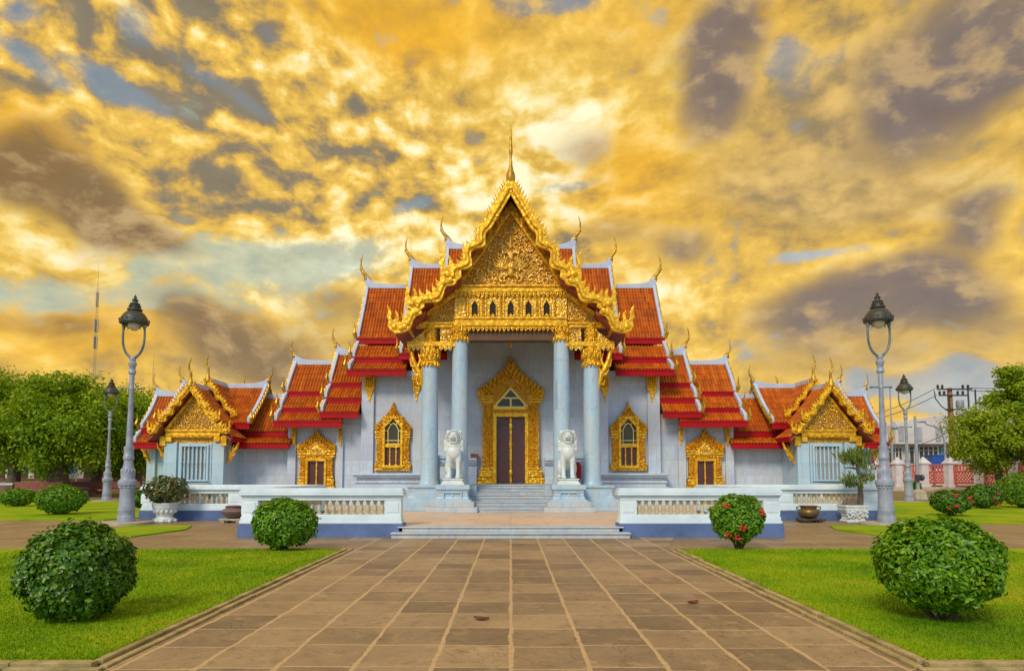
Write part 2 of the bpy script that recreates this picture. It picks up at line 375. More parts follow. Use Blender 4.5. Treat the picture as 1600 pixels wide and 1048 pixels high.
def leaf_mat(name, stops, rough=0.5, trans=0.25, scale=1.0, patch=0.4, spec=0.4):
    m, T, b = new_mat(name)
    rnd = T.node('ShaderNodeNewGeometry').outputs['Random Per Island']
    tc = T.node('ShaderNodeTexCoord').outputs['Object']
    f = T.math('ADD', T.math('MULTIPLY', rnd, 1 - patch), T.math('MULTIPLY', T.maprange(T.noise(tc, scale, 3), 0.3, 0.7), patch))
    col = T.ramp(f, stops)
    T.put(b.inputs['Base Color'], col); b.inputs['Roughness'].default_value = rough; b.inputs['Specular IOR Level'].default_value = spec
    tr = T.node('ShaderNodeBsdfTranslucent'); T.l.new(T.mix(0.5, col, (0.20, 0.30, 0.02)), tr.inputs[0])
    mx = T.node('ShaderNodeMixShader'); mx.inputs[0].default_value = trans
    T.l.new(b.outputs[0], mx.inputs[1]); T.l.new(tr.outputs[0], mx.inputs[2])
    T.l.new(mx.outputs[0], T.n['Material Output'].inputs[0]); return m

WALL = marble('veined marble wall', (0.55, 0.67, 0.76), (0.44, 0.53, 0.66), (0.44, 0.46, 0.57))
WALLB = marble('pale blue marble', (0.42, 0.60, 0.70), (0.34, 0.52, 0.65), (0.48, 0.60, 0.68), bw=0.9, rh=0.55, vs=0.9)
COLM = marble('column marble', (0.40, 0.56, 0.66), (0.38, 0.54, 0.65), (0.34, 0.45, 0.58), bw=4.0, rh=1.75, mort=0.008, vs=1.0)
STEPM = marble('step marble', (0.52, 0.58, 0.61), (0.43, 0.49, 0.54), (0.36, 0.41, 0.46), bw=1.3, rh=5.0, vs=2.2, rough=0.5)
LIONM = simple('weathered white marble', (0.70, 0.76, 0.72), (0.56, 0.63, 0.61), 5, 0.5, 0, 0.25, 40)
PLAST = simple('white painted plaster', (0.74, 0.84, 0.87), (0.58, 0.70, 0.76), 1.4, 0.55, 0, 0.2, 30)
TRIM = simple('white roof trim plaster', (0.52, 0.59, 0.72), (0.44, 0.49, 0.63), 2.5, 0.5, 0, 0.15, 25)
BLUEB = simple('grey blue painted base', (0.11, 0.175, 0.36), (0.07, 0.115, 0.25), 1.8, 0.6, 0, 0.3, 25)
GOLD = gold_mat('gilded carving', (0.98, 0.60, 0.03), (0.60, 0.26, 0.008), 17, 0.7)
GOLDF = gold_mat('fine gilded relief', (1.0, 0.66, 0.07), (0.60, 0.27, 0.014), 15, 0.6, glass=0.10)
GOLDB = gold_mat('recess shade gold ground', (0.74, 0.37, 0.012), (0.38, 0.15, 0.004), 14, 0.6)  # recess shade behind the leaf ornament, put into the gold's colour
GOLDW = gold_mat('gilded stucco', (1.0, 0.62, 0.035), (0.62, 0.28, 0.008), 12, 0.5)
GOLDS = gold_mat('smooth gilding', (0.98, 0.58, 0.022), (0.66, 0.31, 0.008), 8, 0.32, rough=0.34, metal=0.45)
GOLDD = gold_mat('dull gilded finial', (0.66, 0.40, 0.035), (0.36, 0.20, 0.02), 6, 0.3, rough=0.45)
GOLDR = gold_mat('gilded ground of the relief', (0.74, 0.40, 0.025), (0.42, 0.17, 0.01), 20, 0.6, glass=0.06)
RED = simple('red painted eave board', (0.43, 0.002, 0.008), (0.32, 0.003, 0.008), 1.6, 0.55, spec=0.2)
SOFF = simple('dark red soffit', (0.32, 0.065, 0.03), (0.24, 0.045, 0.022), 3, 0.6)
TILE = tile_mat()
CEIL = simple('brown lacquered ceiling', (0.13, 0.062, 0.018), (0.09, 0.04, 0.012), 2, 0.6)
DOORM = simple('dark lacquer door', (0.105, 0.035, 0.030), (0.075, 0.028, 0.028), 2, 0.3)
GLASS = simple('dark window glass', (0.075, 0.07, 0.03), (0.05, 0.05, 0.025), 1.2, 0.2, spec=0.3)
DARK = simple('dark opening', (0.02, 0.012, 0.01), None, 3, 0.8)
CREAM = simple('cream glazing bar', (0.95, 0.78, 0.32), (0.9, 0.7, 0.26), 3, 0.4)
# ------------------------------------------------------------------ roofs
PITCHT = 0.125
def slope_grid(prof, a0, a1, amp=0.052, row=0.34, lift=0.014):
    P = np.array(prof, float); seg = np.linalg.norm(np.diff(P, axis=0), axis=1); s = np.concatenate([[0], np.cumsum(seg)])
    nr = max(1, int(round(s[-1] / row))); rows = []
    for i in range(nr):
        for (u, h) in ((i / nr, 0.0), ((i + 1) / nr - 1e-3, lift)):
            d = np.interp(u * s[-1], s, P[:, 0]); z = np.interp(u * s[-1], s, P[:, 1])
            e = 0.02; t = np.array([np.interp((u + e) * s[-1], s, P[:, 0]) - np.interp((u - e) * s[-1], s, P[:, 0]), np.interp((u + e) * s[-1], s, P[:, 1]) - np.interp((u - e) * s[-1], s, P[:, 1])])
            t /= np.linalg.norm(t); nrm = np.array([-t[1], t[0]])
            rows.append((d, z, nrm, h))
    nrib = max(1, int(round(abs(a1 - a0) / PITCHT))); na = nrib * 6 + 1
    a = np.linspace(a0, a1, na); ph = np.linspace(0, nrib, na)
    rib = amp * np.abs(np.sin(np.pi * ph)) ** 0.9
    D = np.zeros((len(rows), na)); Z = np.zeros_like(D)
    for i, (d, z, nrm, h) in enumerate(rows):
        o = rib + h; D[i] = d + nrm[0] * o; Z[i] = z + nrm[1] * o
    Aa = np.repeat(a[None], len(rows), 0)
    idx = np.arange(len(rows) * na).reshape(len(rows), na)
    F = np.stack([idx[:-1, :-1], idx[:-1, 1:], idx[1:, 1:], idx[1:, :-1]], -1).reshape(-1, 4)
    return Aa.ravel(), D.ravel(), Z.ravel(), F
def roof_mesh(parent, segs, a0, a1, axis, c, sides=(1, -1), name='roof_tiles'):
    Vs = []; Fs = []; n = 0; off = OFF[parent.name]
    for prof in segs:
        for sd in sides:
            a, d, z, F = slope_grid(prof, a0, a1)
            V = np.stack([a, c - sd * d, z], 1) if axis == 'x' else np.stack([c - sd * d, a, z], 1)
            Vs.append(V - np.array(off)); Fs.append(F + n); n += len(V)
    me = np_mesh(name, np.concatenate(Vs), np.concatenate(Fs))
    return link(name, me, TILE, parent, smooth=50)
def w_ax(axis, a, c, sd, d, z): return (a, c - sd * d, z) if axis == 'x' else (c - sd * d, a, z)
def slab(mb, prof, a0, a1, axis, c, sd, thick=0.10, drop=0.05):
    P = [(d, z - drop) for d, z in prof]; Q = [(d, z - drop - thick) for d, z in reversed(prof)]
    poly = P + Q; n = len(poly)
    vs = [w_ax(axis, a0, c, sd, d, z) for d, z in poly] + [w_ax(axis, a1, c, sd, d, z) for d, z in poly]
    k = len(P)
    fs = [(i, (i + 1) % n, n + (i + 1) % n, n + i) for i in range(n)]
    for i in range(k - 1): fs.append((i, i + 1, n - 2 - i, n - 1 - i)); fs.append((n + i, n + n - 1 - i, n + n - 2 - i, n + i + 1))
    mb.add(vs, fs)
def chofah(mb, x, y, z, s, h, lean=0.0, ax='x'):
    """slender horn finial sweeping outward (direction s along ax) then up"""
    pr = [(-.14, -.18, .07), (-.02, .0, .075), (.09, .13, .06), (.17, .24, .055), (.225, .34, .052), (.25, .44, .036), (.26, .56, .030), (.255, .68, .026), (.235, .80, .022), (.20, .91, .016), (.19, 1.0, .005)]
    f = lambda u: (x + s * u * h, y, 0) if ax == 'x' else (x, y + s * u * h, 0)
    mb.tube([(f(u)[0], f(u)[1], z + v * h) for u, v, r in pr], [r * h * 1.3 for u, v, r in pr], 8, 0.75)
    u, v = .22, .33
    mb.tube([(f(u)[0], f(u)[1], z + v * h), (f(u + .06)[0], f(u + .06)[1], z + (v - .005) * h), (f(u + .11)[0], f(u + .11)[1], z + (v + .035) * h)], [.042 * h, .03 * h, .006 * h], 6)
def tier(root, s, xa, xb, Yr, segs, ridge_in=True, fin_h=1.1, up=0.55, gable=True, trims=True, name='roof'):
    """one tier of a roof whose ridge runs along X; xb is the free gable end"""
    x0, x1 = s * xa, s * xb
    lo, hi = min(x0, x1), max(x0, x1)
    rt = roof_mesh(root, segs, lo, hi, 'x', Yr, name=name)
    zr = segs[0][0][1]
    for prof in segs:
        for sd in (1, -1):
            m = MB(); slab(m, prof, lo + .01, hi - .01, 'x', Yr, sd); m.build('soffit', SOFF, rt)
            d, z = prof[-1]; y = Yr - sd * d; m = MB()
            m.box(lo - .03, hi + .03, y - .045, y + .045, z - .235, z - .02); m.box(lo - .05, hi + .05, y - .07, y + .05, z - .045, z + .012); m.build('fascia', RED, rt, bevel=.008)
    # ridge cap that sweeps up to the finial
    sgn = s
    L = abs(xb - xa)
    top = [(0, .13), (max(L - 1.35, .05), .13), (L - .80, .16), (L - .46, .25), (L - .22, .42), (L - .09, .62), (L - .03, .80)]
    top = [(u, v) for u, v in top if u >= 0]
    bot = [(L + .07, .80), (L + .09, .45), (L + .05, -.07), (0, -.07)]
    top = cr(top, 4)
    K = lambda v: v if v <= .13 else .13 + (v - .13) * up / .67
    poly = [(s * (xa + u), zr + K(v)) for u, v in top] + [(s * (xa + u), zr + K(v)) for u, v in bot]
    MB().prism(poly, Yr - .11, Yr + .11, 'y').build('ridge_cap', TRIM, rt, bevel=.02)
    m = MB(); m.ell((s * (xb + .05), Yr, zr + K(.80) - .08), (.10, .14, .16), 10, 8); chofah(m, s * (xb + .02), Yr, zr + K(.80) - .02, s, fin_h); m.build('finial', GOLDD, rt, smooth=50)
    if trims:
        for prof in segs:
            for sd in (1, -1):
                m = MB(); g = MB(); slab(m, [(d, z) for d, z in prof], x1 - s * .09, x1 + s * .035, 'x', Yr, sd, .30, -.25)
                P = np.array(prof); sl = np.linalg.norm(np.diff(P, axis=0), axis=1).sum(); n = max(2, int(sl / .22))
                cs = np.concatenate([[0], np.cumsum(np.linalg.norm(np.diff(P, axis=0), axis=1))])
                for k in range(n):
                    u = (k + .1) / n * cs[-1]; u2 = (k + .95) / n * cs[-1]
                    d0, z0 = np.interp(u, cs, P[:, 0]), np.interp(u, cs, P[:, 1]); d1, z1 = np.interp(u2, cs, P[:, 0]), np.interp(u2, cs, P[:, 1])
                    g.prism([(Yr - sd * d0, z0 + .02), (Yr - sd * d1, z1 + .02), (Yr - sd * d1 * .998, z1 + .12), (Yr - sd * (d0 * .25 + d1 * .75), z0 * .4 + z1 * .6 + .20), (Yr - sd * (d0 * .6 + d1 * .4), z0 * .6 + z1 * .4 + .17)], x1 + s * .04, x1 + s * .10, 'x')
                d1, z1 = P[-1]
                g.tube([(x1 + s * .06, Yr - sd * d1, z1 + .02), (x1 + s * .13, Yr - sd * (d1 + .10), z1 + .22), (x1 + s * .10, Yr - sd * (d1 + .06), z1 + .42), (x1 + s * .12, Yr - sd * (d1 + .10), z1 + .66)], [.07, .06, .04, .008], 6)
                m.build('verge_trim', TRIM, rt, bevel=.015); g.build('verge_teeth', GOLDD, rt)
    if gable:
        P = [(Yr - d, z - .2) for d, z in segs[0]]; Q = [(Yr + d, z - .2) for d, z in reversed(segs[0])]
        zb = segs[-1][-1][1]
        MB().prism(P + [(P[-1][0] + .3, zb), (Q[0][0] - .3, zb)] + Q[:-1], x1 - s * .45, x1 - s * .30, 'x').build('gable_wall', GOLDF, rt)
    return rt
def px_seg(Yr, pts):
    """[(Y, photo row)] -> [(distance from ridge, z)]"""
    return [(Yr - Y, AZ(py, Y)) for Y, py in pts]
def sagged(p0, p1, sag, n=5):
    return [(p0[0] + (p1[0] - p0[0]) * t - sag * 4 * t * (1 - t) * .5, p0[1] + (p1[1] - p0[1]) * t - sag * 4 * t * (1 - t)) for t in [i / n for i in range(n + 1)]]

# ------------------------------------------------------------------ gilded boards, frames and ornaments
def naga_board(mb, cx, s, p0, p1, y0, y1, w=0.26, sag=0.05, waves=2.0, wamp=0.9, teeth=16, tl=0.10, fin=0.6, base_tilt=0.0, start_wave=0.35):
    """undulating gable board from the top p0 to the lower end p1 (x offset from cx, z), with teeth above and a flame finial at its foot"""
    p0 = np.array(p0, float); p1 = np.array(p1, float); ch = p1 - p0; L = np.linalg.norm(ch); t = ch / L; n = np.array([t[1], -t[0]])
    if n[1] < 0: n = -n
    N = 60; out = []; inn = []
    for i in range(N + 1):
        u = i / N
        wob = 0.0
        if u > start_wave:
            k = (u - start_wave) / (1 - start_wave); wob = math.sin(k * waves * 2 * math.pi)
        c = p0 + ch * u - n * sag * 4 * u * (1 - u)
        amp = wamp * w * min(1.0, max(0, (u - start_wave) * 6))
        out.append(c + n * (w * .5 + .25 * amp * wob)); inn.append(c - n * (w * .5 - .55 * amp * wob * .6 - (0.0)))
    po = [tuple(q) for q in out]
    if teeth:
        po = []
        for k in range(teeth):
            i0 = int(k * N / teeth); i1 = int((k + 1) * N / teeth); im = int(i0 + (i1 - i0) * .55)
            a, b, m_ = out[i0], out[i1], out[max(im, i0)]
            po += [tuple(a), tuple(a * .75 + b * .25 + n * tl * .55), tuple(a * .62 + b * .38 + n * tl * 1.25 - t * tl * .45), tuple(a * .40 + b * .60 + n * tl * .45), tuple(a * .2 + b * .8 + n * tl * .05)]
        po.append(tuple(out[-1]))
    poly = po + [tuple(q) for q in reversed(inn)]
    X = lambda q: (cx + s * q[0], q[1])
    mb.prism([X(q) for q in poly], y0, y1)
    # raised body line along the board
    mid = [(np.array(a) * .5 + np.array(b) * .5) for a, b in zip(out, inn)]
    mb.tube([(*X(q)[:1], y0 - .01, X(q)[1]) for q in mid[2:]], [w * .24] * (len(mid) - 2), 6)
    for k in range(7):                                   # scale leaves on the body
        i = int((k + .6) * N / 7); q = mid[i]; mb.ell((X(q)[0], y0 - .03, X(q)[1]), (w * .26, .04, w * .34), 8, 5)
    if fin:
        e = np.array(out[-1]) * .5 + np.array(inn[-1]) * .5
        F = [(-.30, .02), (-.12, -.14), (.14, -.16), (.36, -.04), (.46, .14), (.42, .34), (.50, .52), (.44, .72), (.50, 1.0), (.36, .84), (.30, .66), (.33, .48), (.25, .36), (.15, .44), (.13, .58), (.17, .80), (.05, .66), (.0, .50), (.03, .34), (-.08, .28), (-.14, .40), (-.13, .56), (-.24, .42), (-.27, .24)]
        mb.prism([X((e[0] + fx * fin, e[1] + fz * fin)) for fx, fz in F], y0 + .01, y1 - .01)
        mb.ell((X((e[0] + .2 * fin, 0))[0], y0, e[1] + .12 * fin), (.13 * fin, .07, .13 * fin), 10, 6)
def fringe(mb, x0, x1, y, z, step, h):
    n = max(1, int(round((x1 - x0) / step))); st = (x1 - x0) / n
    for k in range(n):
        c = x0 + (k + .5) * st; r = st * .44
        mb.prism([(c - r, z), (c - r, z - h * .35), (c - r * .75, z - h * .65), (c, z - h), (c + r * .75, z - h * .65), (c + r, z - h * .35), (c + r, z)], y - .05, y)
        mb.ell((c, y - .05, z - h * .42), (r * .5, .03, h * .28), 6, 4)
def curl(mb, x, y, z, r, ang, turn, tr):
    pts = []; rad = []
    for i in range(11):
        u = i / 10; a = ang + turn * u * 4.6; rr = r * (1 - .82 * u)
        pts.append((x + rr * math.cos(a), y - .02 - .03 * u, z + rr * math.sin(a))); rad.append(tr * (1.1 - .6 * u))
    mb.tube(pts, rad, 5)
def relief_tri(mb, cx, hw, zb, zt, y, n, r0, seed):
    rnd = random.Random(seed); k = 0; pts = []
    tries = 0
    while k < n and tries < 20000:
        tries += 1
        u = rnd.uniform(0, 1); v = rnd.uniform(0, 1)
        if u + v > .97: continue
        x = u * hw; z = zb + .04 + v * (zt - zb); r = r0 * rnd.uniform(.6, 1.25)
        if x < r * .5: continue
        if any((x - a) ** 2 + (z - b) ** 2 < (.72 * (r + c)) ** 2 for a, b, c in pts): continue
        pts.append((x, z, r)); k += 1
        a = rnd.uniform(0, 6.28); tn = rnd.choice((-1, 1))
        curl(mb, cx + x, y, z, r, a, tn, r * .26); curl(mb, cx - x, y, z, r, math.pi - a, -tn, r * .26)
OG = [(1, 0), (.965, .06), (.80, .20), (.50, .42), (.24, .62), (.09, .80), (.02, 1.0)]
def aedicule(root, name, s, cx, zb, hw, jw, zs, zt, ow, oz0, oz1, Y, dep, kind, tym=None, solid=False):
    """gilded pointed-arch frame on the wall plane Y. hw: half width at the springing, jw: at the jambs, ow/oz: opening"""
    fr = thing_part(root, name, cx, zb, Y)
    og = cr([(hw * a, zs + (zt - zs) * b) for a, b in OG], 5)
    base = [(hw, zb), (hw, zb + .22), (hw * .93, zb + .30), (hw * .93, zb + .52), (jw, zb + .62)] if kind != 'window' else [(hw * .98, zb), (hw * 1.02, zb + .25), (jw * .97, zb + .42), (jw, zb + .6)]
    left = base + [(jw, zs - .42), (hw * .95, zs - .30), (hw * 1.0, zs - .12)] + og
    right = [(-x, z) for x, z in reversed(left)]
    outer = left + right
    bott = oz0 if kind == 'window' else zb
    if kind == 'window': notch = None
    # inverted U: split into left jamb, right jamb and head
    hz = oz1
    lj = [p for p in left if p[1] <= hz - 1e-6]
    def xat(z):
        P = left
        for (xa, za), (xb, zb_) in zip(P, P[1:]):
            if za <= z <= zb_ and zb_ > za: return xa + (xb - xa) * (z - za) / (zb_ - za)
        return jw
    m = MB()
    for sg in (1, -1):
        m.prism([(cx + sg * ow, zb), *[(cx + sg * x, z) for x, z in lj], (cx + sg * xat(hz), hz), (cx + sg * ow, hz)], Y - dep, Y - .003)
    head = [(xat(hz), hz)] + [p for p in left if p[1] > hz + 1e-6]
    m.prism([(cx + x, z) for x, z in head] + [(cx - x, z) for x, z in reversed(head)], Y - dep, Y - .003)
    if kind == 'window': m.box(cx - ow, cx + ow, Y - dep, Y - .003, zb, oz0)
    m.build('gilded_surround', GOLDB, fr, smooth=35); m = MB()
    # leaf rows rising along the arch, bosses on the jambs, stepped mouldings on the bases
    arch = [p for p in og]
    for row, (inset, sc) in enumerate(((.04, 1.0), (.155, .92), (.265, .8))):
        nn = 15 - 2 * row
        for k in range(nn):
            u = (k + .4 + .3 * row) / nn * (len(arch) - 1); i = min(int(u), len(arch) - 2); f = u - i
            x = arch[i][0] * (1 - f) + arch[i + 1][0] * f; z = arch[i][1] * (1 - f) + arch[i + 1][1] * f
            x -= inset * hw * .75; z -= inset * hw * .55
            if x < .03 * hw: continue
            for sg in (1, -1):
                m.ell((cx + sg * x, Y - dep - .01, z), (.042 * hw * sc, .085, .115 * hw * sc), 7, 6, Matrix.Rotation(sg * .35, 3, 'Y'))
    for sg in (1, -1):
        m.ell((cx + sg * hw * .90, Y - dep, zs - .02), (hw * .10, .07, hw * .13), 8, 6)
        m.tube([(cx + sg * hw * .84, Y - dep, zs - .12), (cx + sg * hw * .96, Y - dep, zs - .02), (cx + sg * hw * .99, Y - dep, zs + .07), (cx + sg * hw * .96, Y - dep, zs + .15)], [.04 * hw, .05 * hw, .035 * hw, .01], 6)
        for zz in (zs - .14, zs - .25, zs - .36): m.box(cx + sg * (ow + .05), cx + sg * (hw * .97), Y - dep - .035, Y - dep + .02, zz - .03, zz + .03)
        if kind != 'window':
            for zz, ww in ((zb + .05, 1.02), (zb + .20, 1.0), (zb + .33, .95), (zb + .5, .95), (zb + .62, .9)): m.box(cx + sg * (ow + .06), cx + sg * (hw * ww), Y - dep - .04, Y - dep + .02, zz - .03, zz + .03)
            for zz in (zb + .125, zb + .42): m.box(cx + sg * (ow + .07), cx + sg * (hw * .9), Y - dep - .015, Y - dep + .02, zz - .05, zz + .05)
        z = zb + .72 if kind != 'window' else zb + .5
        while z < zs - .5:
            m.ell((cx + sg * (ow + jw) * .5, Y - dep, z), ((jw - ow) * .30, .05, .036), 6, 4); m.ell((cx + sg * (ow + (jw - ow) * .18), Y - dep, z + .04), (.022, .045, .026), 5, 4); m.ell((cx + sg * (ow + (jw - ow) * .82), Y - dep, z + .04), (.022, .045, .026), 5, 4); z += .085
    m.build('leaf_ornament', GOLDW, fr, smooth=45)
    # plain inner frame
    m = MB(); fw = .055 * (1.5 if kind == 'main' else 1)
    for sg in (1, -1): m.box(cx + sg * (ow - fw), cx + sg * (ow + fw * .7), Y - dep - .05, Y - .01, oz0, oz1)
    m.box(cx - ow - fw * .7, cx + ow + fw * .7, Y - dep - .052, Y - .01, oz1 - fw, oz1 + fw * .8)
    if kind == 'window': m.box(cx - ow - fw, cx + ow + fw, Y - dep - .052, Y - .01, oz0 - fw, oz0 + fw)
    m.build('inner_frame', GOLDS, fr, bevel=.008)
    return fr
def thing_part(root, name, x, z, Y):
    """small plain backing that anchors an assembly as a part of the building (the reveal behind a frame)"""
    m = MB(); m.box(x - .02, x + .02, Y - .02, Y - .01, z + .05, z + .09)
    return m.build(name, DARK, root)
# ------------------------------------------------------------------ the ordination hall
def pz(py, Y): return AZ(py, Y)
def px(p, Y): return (p - CX) / 1000.0 * Y          # x offset of a photo column near the horizon
hall = thing('ordination_hall', 'marble temple hall with tiered orange roofs and gilded front gable', 'temple', (0, 26, 0.25))
TZ = 0.25
def build_hall():
    H = hall
    # walls
    m = MB()
    m.box(-6.02, 6.02, 26.0, 30.6, TZ, 5.72); m.box(-3.15, 3.15, 25.998, 30.5, 5.72, 7.25)
    for s in (-1, 1):
        m.box(s * 6.02, s * 9.05, 26.2, 29.2, TZ, 3.55); m.box(s * 6.03, s * 7.2, 26.21, 29.19, 3.55, 3.95)
        m.box(s * 6.06, s * 5.56, 25.86, 26.02, 1.5, 5.72); m.box(s * 3.95, s * 3.55, 25.86, 26.02, 1.5, 5.72)
        m.box(s * 9.1, s * 8.76, 26.08, 26.25, TZ, 3.55); m.box(s * 7.14, s * 6.84, 26.08, 26.25, TZ, 3.55)
    m.build('wall', WALL, H, bevel=.012)
    for s in (-1, 1):                                    # moulded base of the transept
        m = MB()
        for x0, x1, y, z0, z1 in ((6.35, 3.35, 25.35, TZ, .80), (6.3, 3.36, 25.45, .80, .98), (6.2, 3.37, 25.58, .98, 1.14), (6.22, 3.38, 25.52, 1.14, 1.22), (6.16, 3.39, 25.66, 1.22, 1.36), (6.25, 3.4, 25.50, 1.36, 1.44), (6.3, 3.41, 25.42, 1.44, 1.53)):
            m.box(s * x0, s * x1, y, 26.03, z0, z1)
        m.build('base_moulding', WALL, H, bevel=.01); m = MB()
        m.box(s * 9.2, s * 6.4, 26.05, 26.3, TZ, .7); m.build('base_moulding', WALL, H, bevel=.01); m = MB()
        # dado inside the porch
        for y, z0, z1 in ((25.62, 1.1, 1.3), (25.72, 1.3, 1.42), (25.80, 1.42, 1.86), (25.72, 1.86, 1.93), (25.66, 1.93, 2.02), (25.60, 2.02, 2.14)):
            m.box(s * 3.1, s * 1.36, y, 26.01, z0, z1)
        m.build('dado', WALL, H, bevel=.01); m = MB(); m.box(s * 2.35, s * 2.2, 25.88, 26.02, 2.14, 7.1); m.build('pilaster', WALL, H, bevel=.01)
    # porch platform, steps
    m = MB(); m.box(-3.3, 3.3, 23.2, 26.02, TZ, 1.1); m.build('porch_floor', STEPM, H, bevel=.01)
    m = MB(); n = 8
    for k in range(n):
        y = 20.95 + k * .30; z1 = TZ + (k + 1) * (.85 / n)
        m.box(-1.42, 1.42, y, 23.4 + .001 * k, (TZ if k == 0 else z1 - .85 / n - .0), z1 - .03)
        m.box(-1.42, 1.42, y - .03, 23.4 + .001 * k, z1 - .03, z1 - .001 * k)
    m.build('front_steps', STEPM, H, bevel=.008)
    # the porch's columns
    for s in (-1, 1):
        for xp, topy, caph, name in ((80, 532, 458, 'column'), (127, 571, 508, 'column')):
            x = s * xp / 1000 * 22.6; zt = pz(topy, 22.6); zc = pz(caph, 22.6); zb = 1.1
            m = MB(); m.lathe(x, 22.6, [(.36, zb), (.36, zb + .06), (.335, zb + .10), (.335, zb + .14), (.312, zb + .2), (.305, zb + 1.4), (.292, zb + 3), (.272, zt)], 28)
            c = m.build(name, COLM, H, smooth=40)
            m = MB(); hh = zc - zt
            m.lathe(x, 22.6, [(.275, zt - .02), (.30, zt + .02), (.31, zt + .09), (.285, zt + .13), (.30, zt + .17), (.325, zt + .30), (.335, zt + .42), (.30, zt + .56), (.25, zt + .62), (.27, zt + .66)] + ([(.23, zt + .72), (.20, zt + .95), (.24, zt + 1.02), (.25, zt + 1.1), (.20, zt + 1.2), (.20, zt + hh - .2), (.25, zt + hh - .1), (.25, zt + hh)] if hh > 1.2 else [(.22, zt + .72), (.24, zt + hh)]), 24)
            for r0, z0, z1, nn in ((.31, zt + .12, zt - .10, 14), (.325, zt + .20, zt + .50, 14), (.33, zt + .36, zt + .60, 12)):
                for k in range(nn):
                    a = 2 * math.pi * k / nn; m.ell((x + r0 * math.cos(a), 22.6 + r0 * math.sin(a), (z0 + z1) / 2), (.05, .05, abs(z1 - z0) / 2), 6, 5)
            z = zt + .75
            while z < zc - .12:
                for k in range(10):
                    a = 2 * math.pi * k / 10; m.ell((x + .21 * math.cos(a), 22.6 + .21 * math.sin(a), z), (.04, .04, .07), 5, 4)
                z += .16
            m.build('capital', GOLD, c, smooth=45)
        # pedestals of the outer columns
        x = s * 127 / 1000 * 22.6
        m = MB(); m.sqlathe(x - s * .05, 22.6, [(1.08, TZ), (1.08, TZ + .17)]); m.sqlathe(x - s * .05, 22.6, [(.99, TZ + .17), (.99, TZ + .32)])
        m.sqlathe(x - s * .05, 22.6, [(.90, TZ + .32), (.86, TZ + .36), (.72, TZ + .42), (.66, TZ + .52), (.645, TZ + .62), (.66, TZ + .74), (.72, TZ + .79), (.72, TZ + .85)])
        for zz0, zz1, xx in ((TZ + .40, TZ + .66, .44), (TZ + .44, TZ + .62, .34)): m.box(x - xx, x + xx, 21.90 - (.0 if xx == .44 else .012), 22.2, zz0, zz1)
        m.build('column_pedestal', COLM, H, bevel=.01)
        m = MB(); m.sqlathe(s * 1.81, 22.75, [(.62, TZ), (.62, 1.1)], 1, .6); m.build('column_pedestal', COLM, H, bevel=.01)
        # low parapet with a pointed opening between the two columns
        xa, xb = s * 2.06, s * 2.66; zt = 2.16
        xm = (xa + xb) / 2; w = .17
        m = MB()
        m.box(xa, xm - s * w, 22.75, 22.95, 1.1, zt - .12); m.box(xb, xm + s * w, 22.75, 22.95, 1.1, zt - .12)
        m.box(xm - w, xm + w, 22.752, 22.948, 1.1, 1.32)
        m.prism([(xm - w, 1.78), (xm - w * .55, 1.90), (xm, 2.0), (xm, zt - .12), (xm - w, zt - .12)], 22.751, 22.949); m.prism([(xm + w, 1.78), (xm + w * .55, 1.90), (xm, 2.0), (xm, zt - .12), (xm + w, zt - .12)], 22.751, 22.949)
        m.box(xa, xb, 22.70, 23.0, zt - .12, zt); m.box(xa, xb, 22.72, 22.98, zt - .24, zt - .19)
        m.build('parapet', COLM, H, bevel=.008)
    # ceiling of the porch
    m = MB(); m.box(-2.1, 2.1, 22.95, 26.0, pz(523, 26), pz(523, 26) + .12); m.build('porch_ceiling', CEIL, H)
    for s in (-1, 1): m = MB(); m.box(s * 2.12, s * 3.3, 22.95, 26.0, pz(541, 26), pz(541, 26) + .1); m.build('porch_ceiling', CEIL, H)
    # roof of the porch: ridge towards the viewer
    YB = 21.75
    Q = lambda x, y: A(x, y, YB)
    a = Q(798, 281); b = Q(706, 434); c0 = Q(708, 437); c1 = Q(647, 478); e0 = Q(655, 486); e1 = Q(618, 516)
    segs = [[(abs(d), z) for d, z in L] for L in (
        sagged((0, a[1]), (abs(b[0]), b[1]), .06), sagged((abs(c0[0]) - .25, c0[1] + .12), (abs(c1[0]), c1[1]), .03), sagged((abs(e0[0]) - .2, e0[1] + .1), (abs(e1[0]), e1[1]), .02))]
    rt = roof_mesh(H, segs, 21.9, 27.9, 'y', 0.0, name='porch_roof')
    for pr in segs:
        for sd in (1, -1): m = MB(); slab(m, pr, 21.85, 27.8, 'y', 0.0, sd, .12); m.build('soffit', SOFF, rt)
    for s in (-1, 1):
        for p0, p1, kw in ((Q(798, 290), Q(708, 434), dict(w=.34, sag=.05, waves=2.5, teeth=26, tl=.13, fin=1.0, start_wave=.42, wamp=1.25)),
                           (Q(709, 436), Q(652, 480), dict(w=.34, sag=.03, waves=1.5, teeth=7, tl=.24, fin=.86, start_wave=.05, wamp=1.1)),
                           (Q(656, 484), Q(624, 515), dict(w=.30, sag=.02, waves=1.0, teeth=4, tl=.24, fin=.86, start_wave=.05, wamp=.8))):
            m = MB(); naga_board(m, 0.0, s, (abs(p0[0]), p0[1]), (abs(p1[0]), p1[1]), YB - .09, YB + .07, **kw)
            m.build('gable_board', GOLDS, rt, bevel=.012)
        for qx, qy in ((777, 338), (754.5, 374), (732, 404), (709, 433), (678, 469), (657, 489), (637, 511)):
            X, Z = Q(qx, qy); X = abs(X) * s; m = MB(); m.box(X - .055, X + .055, YB - .12, 23.2, Z - .055, Z + .055); m.build('purlin', GOLDS, rt, bevel=.008)
    m = MB(); m.prism([(0, a[1] + .10), (.26, a[1] - .36), (0, a[1] - .52), (-.26, a[1] - .36)], YB - .11, YB + .06); m.build('apex_board', GOLDS, rt, bevel=.012)
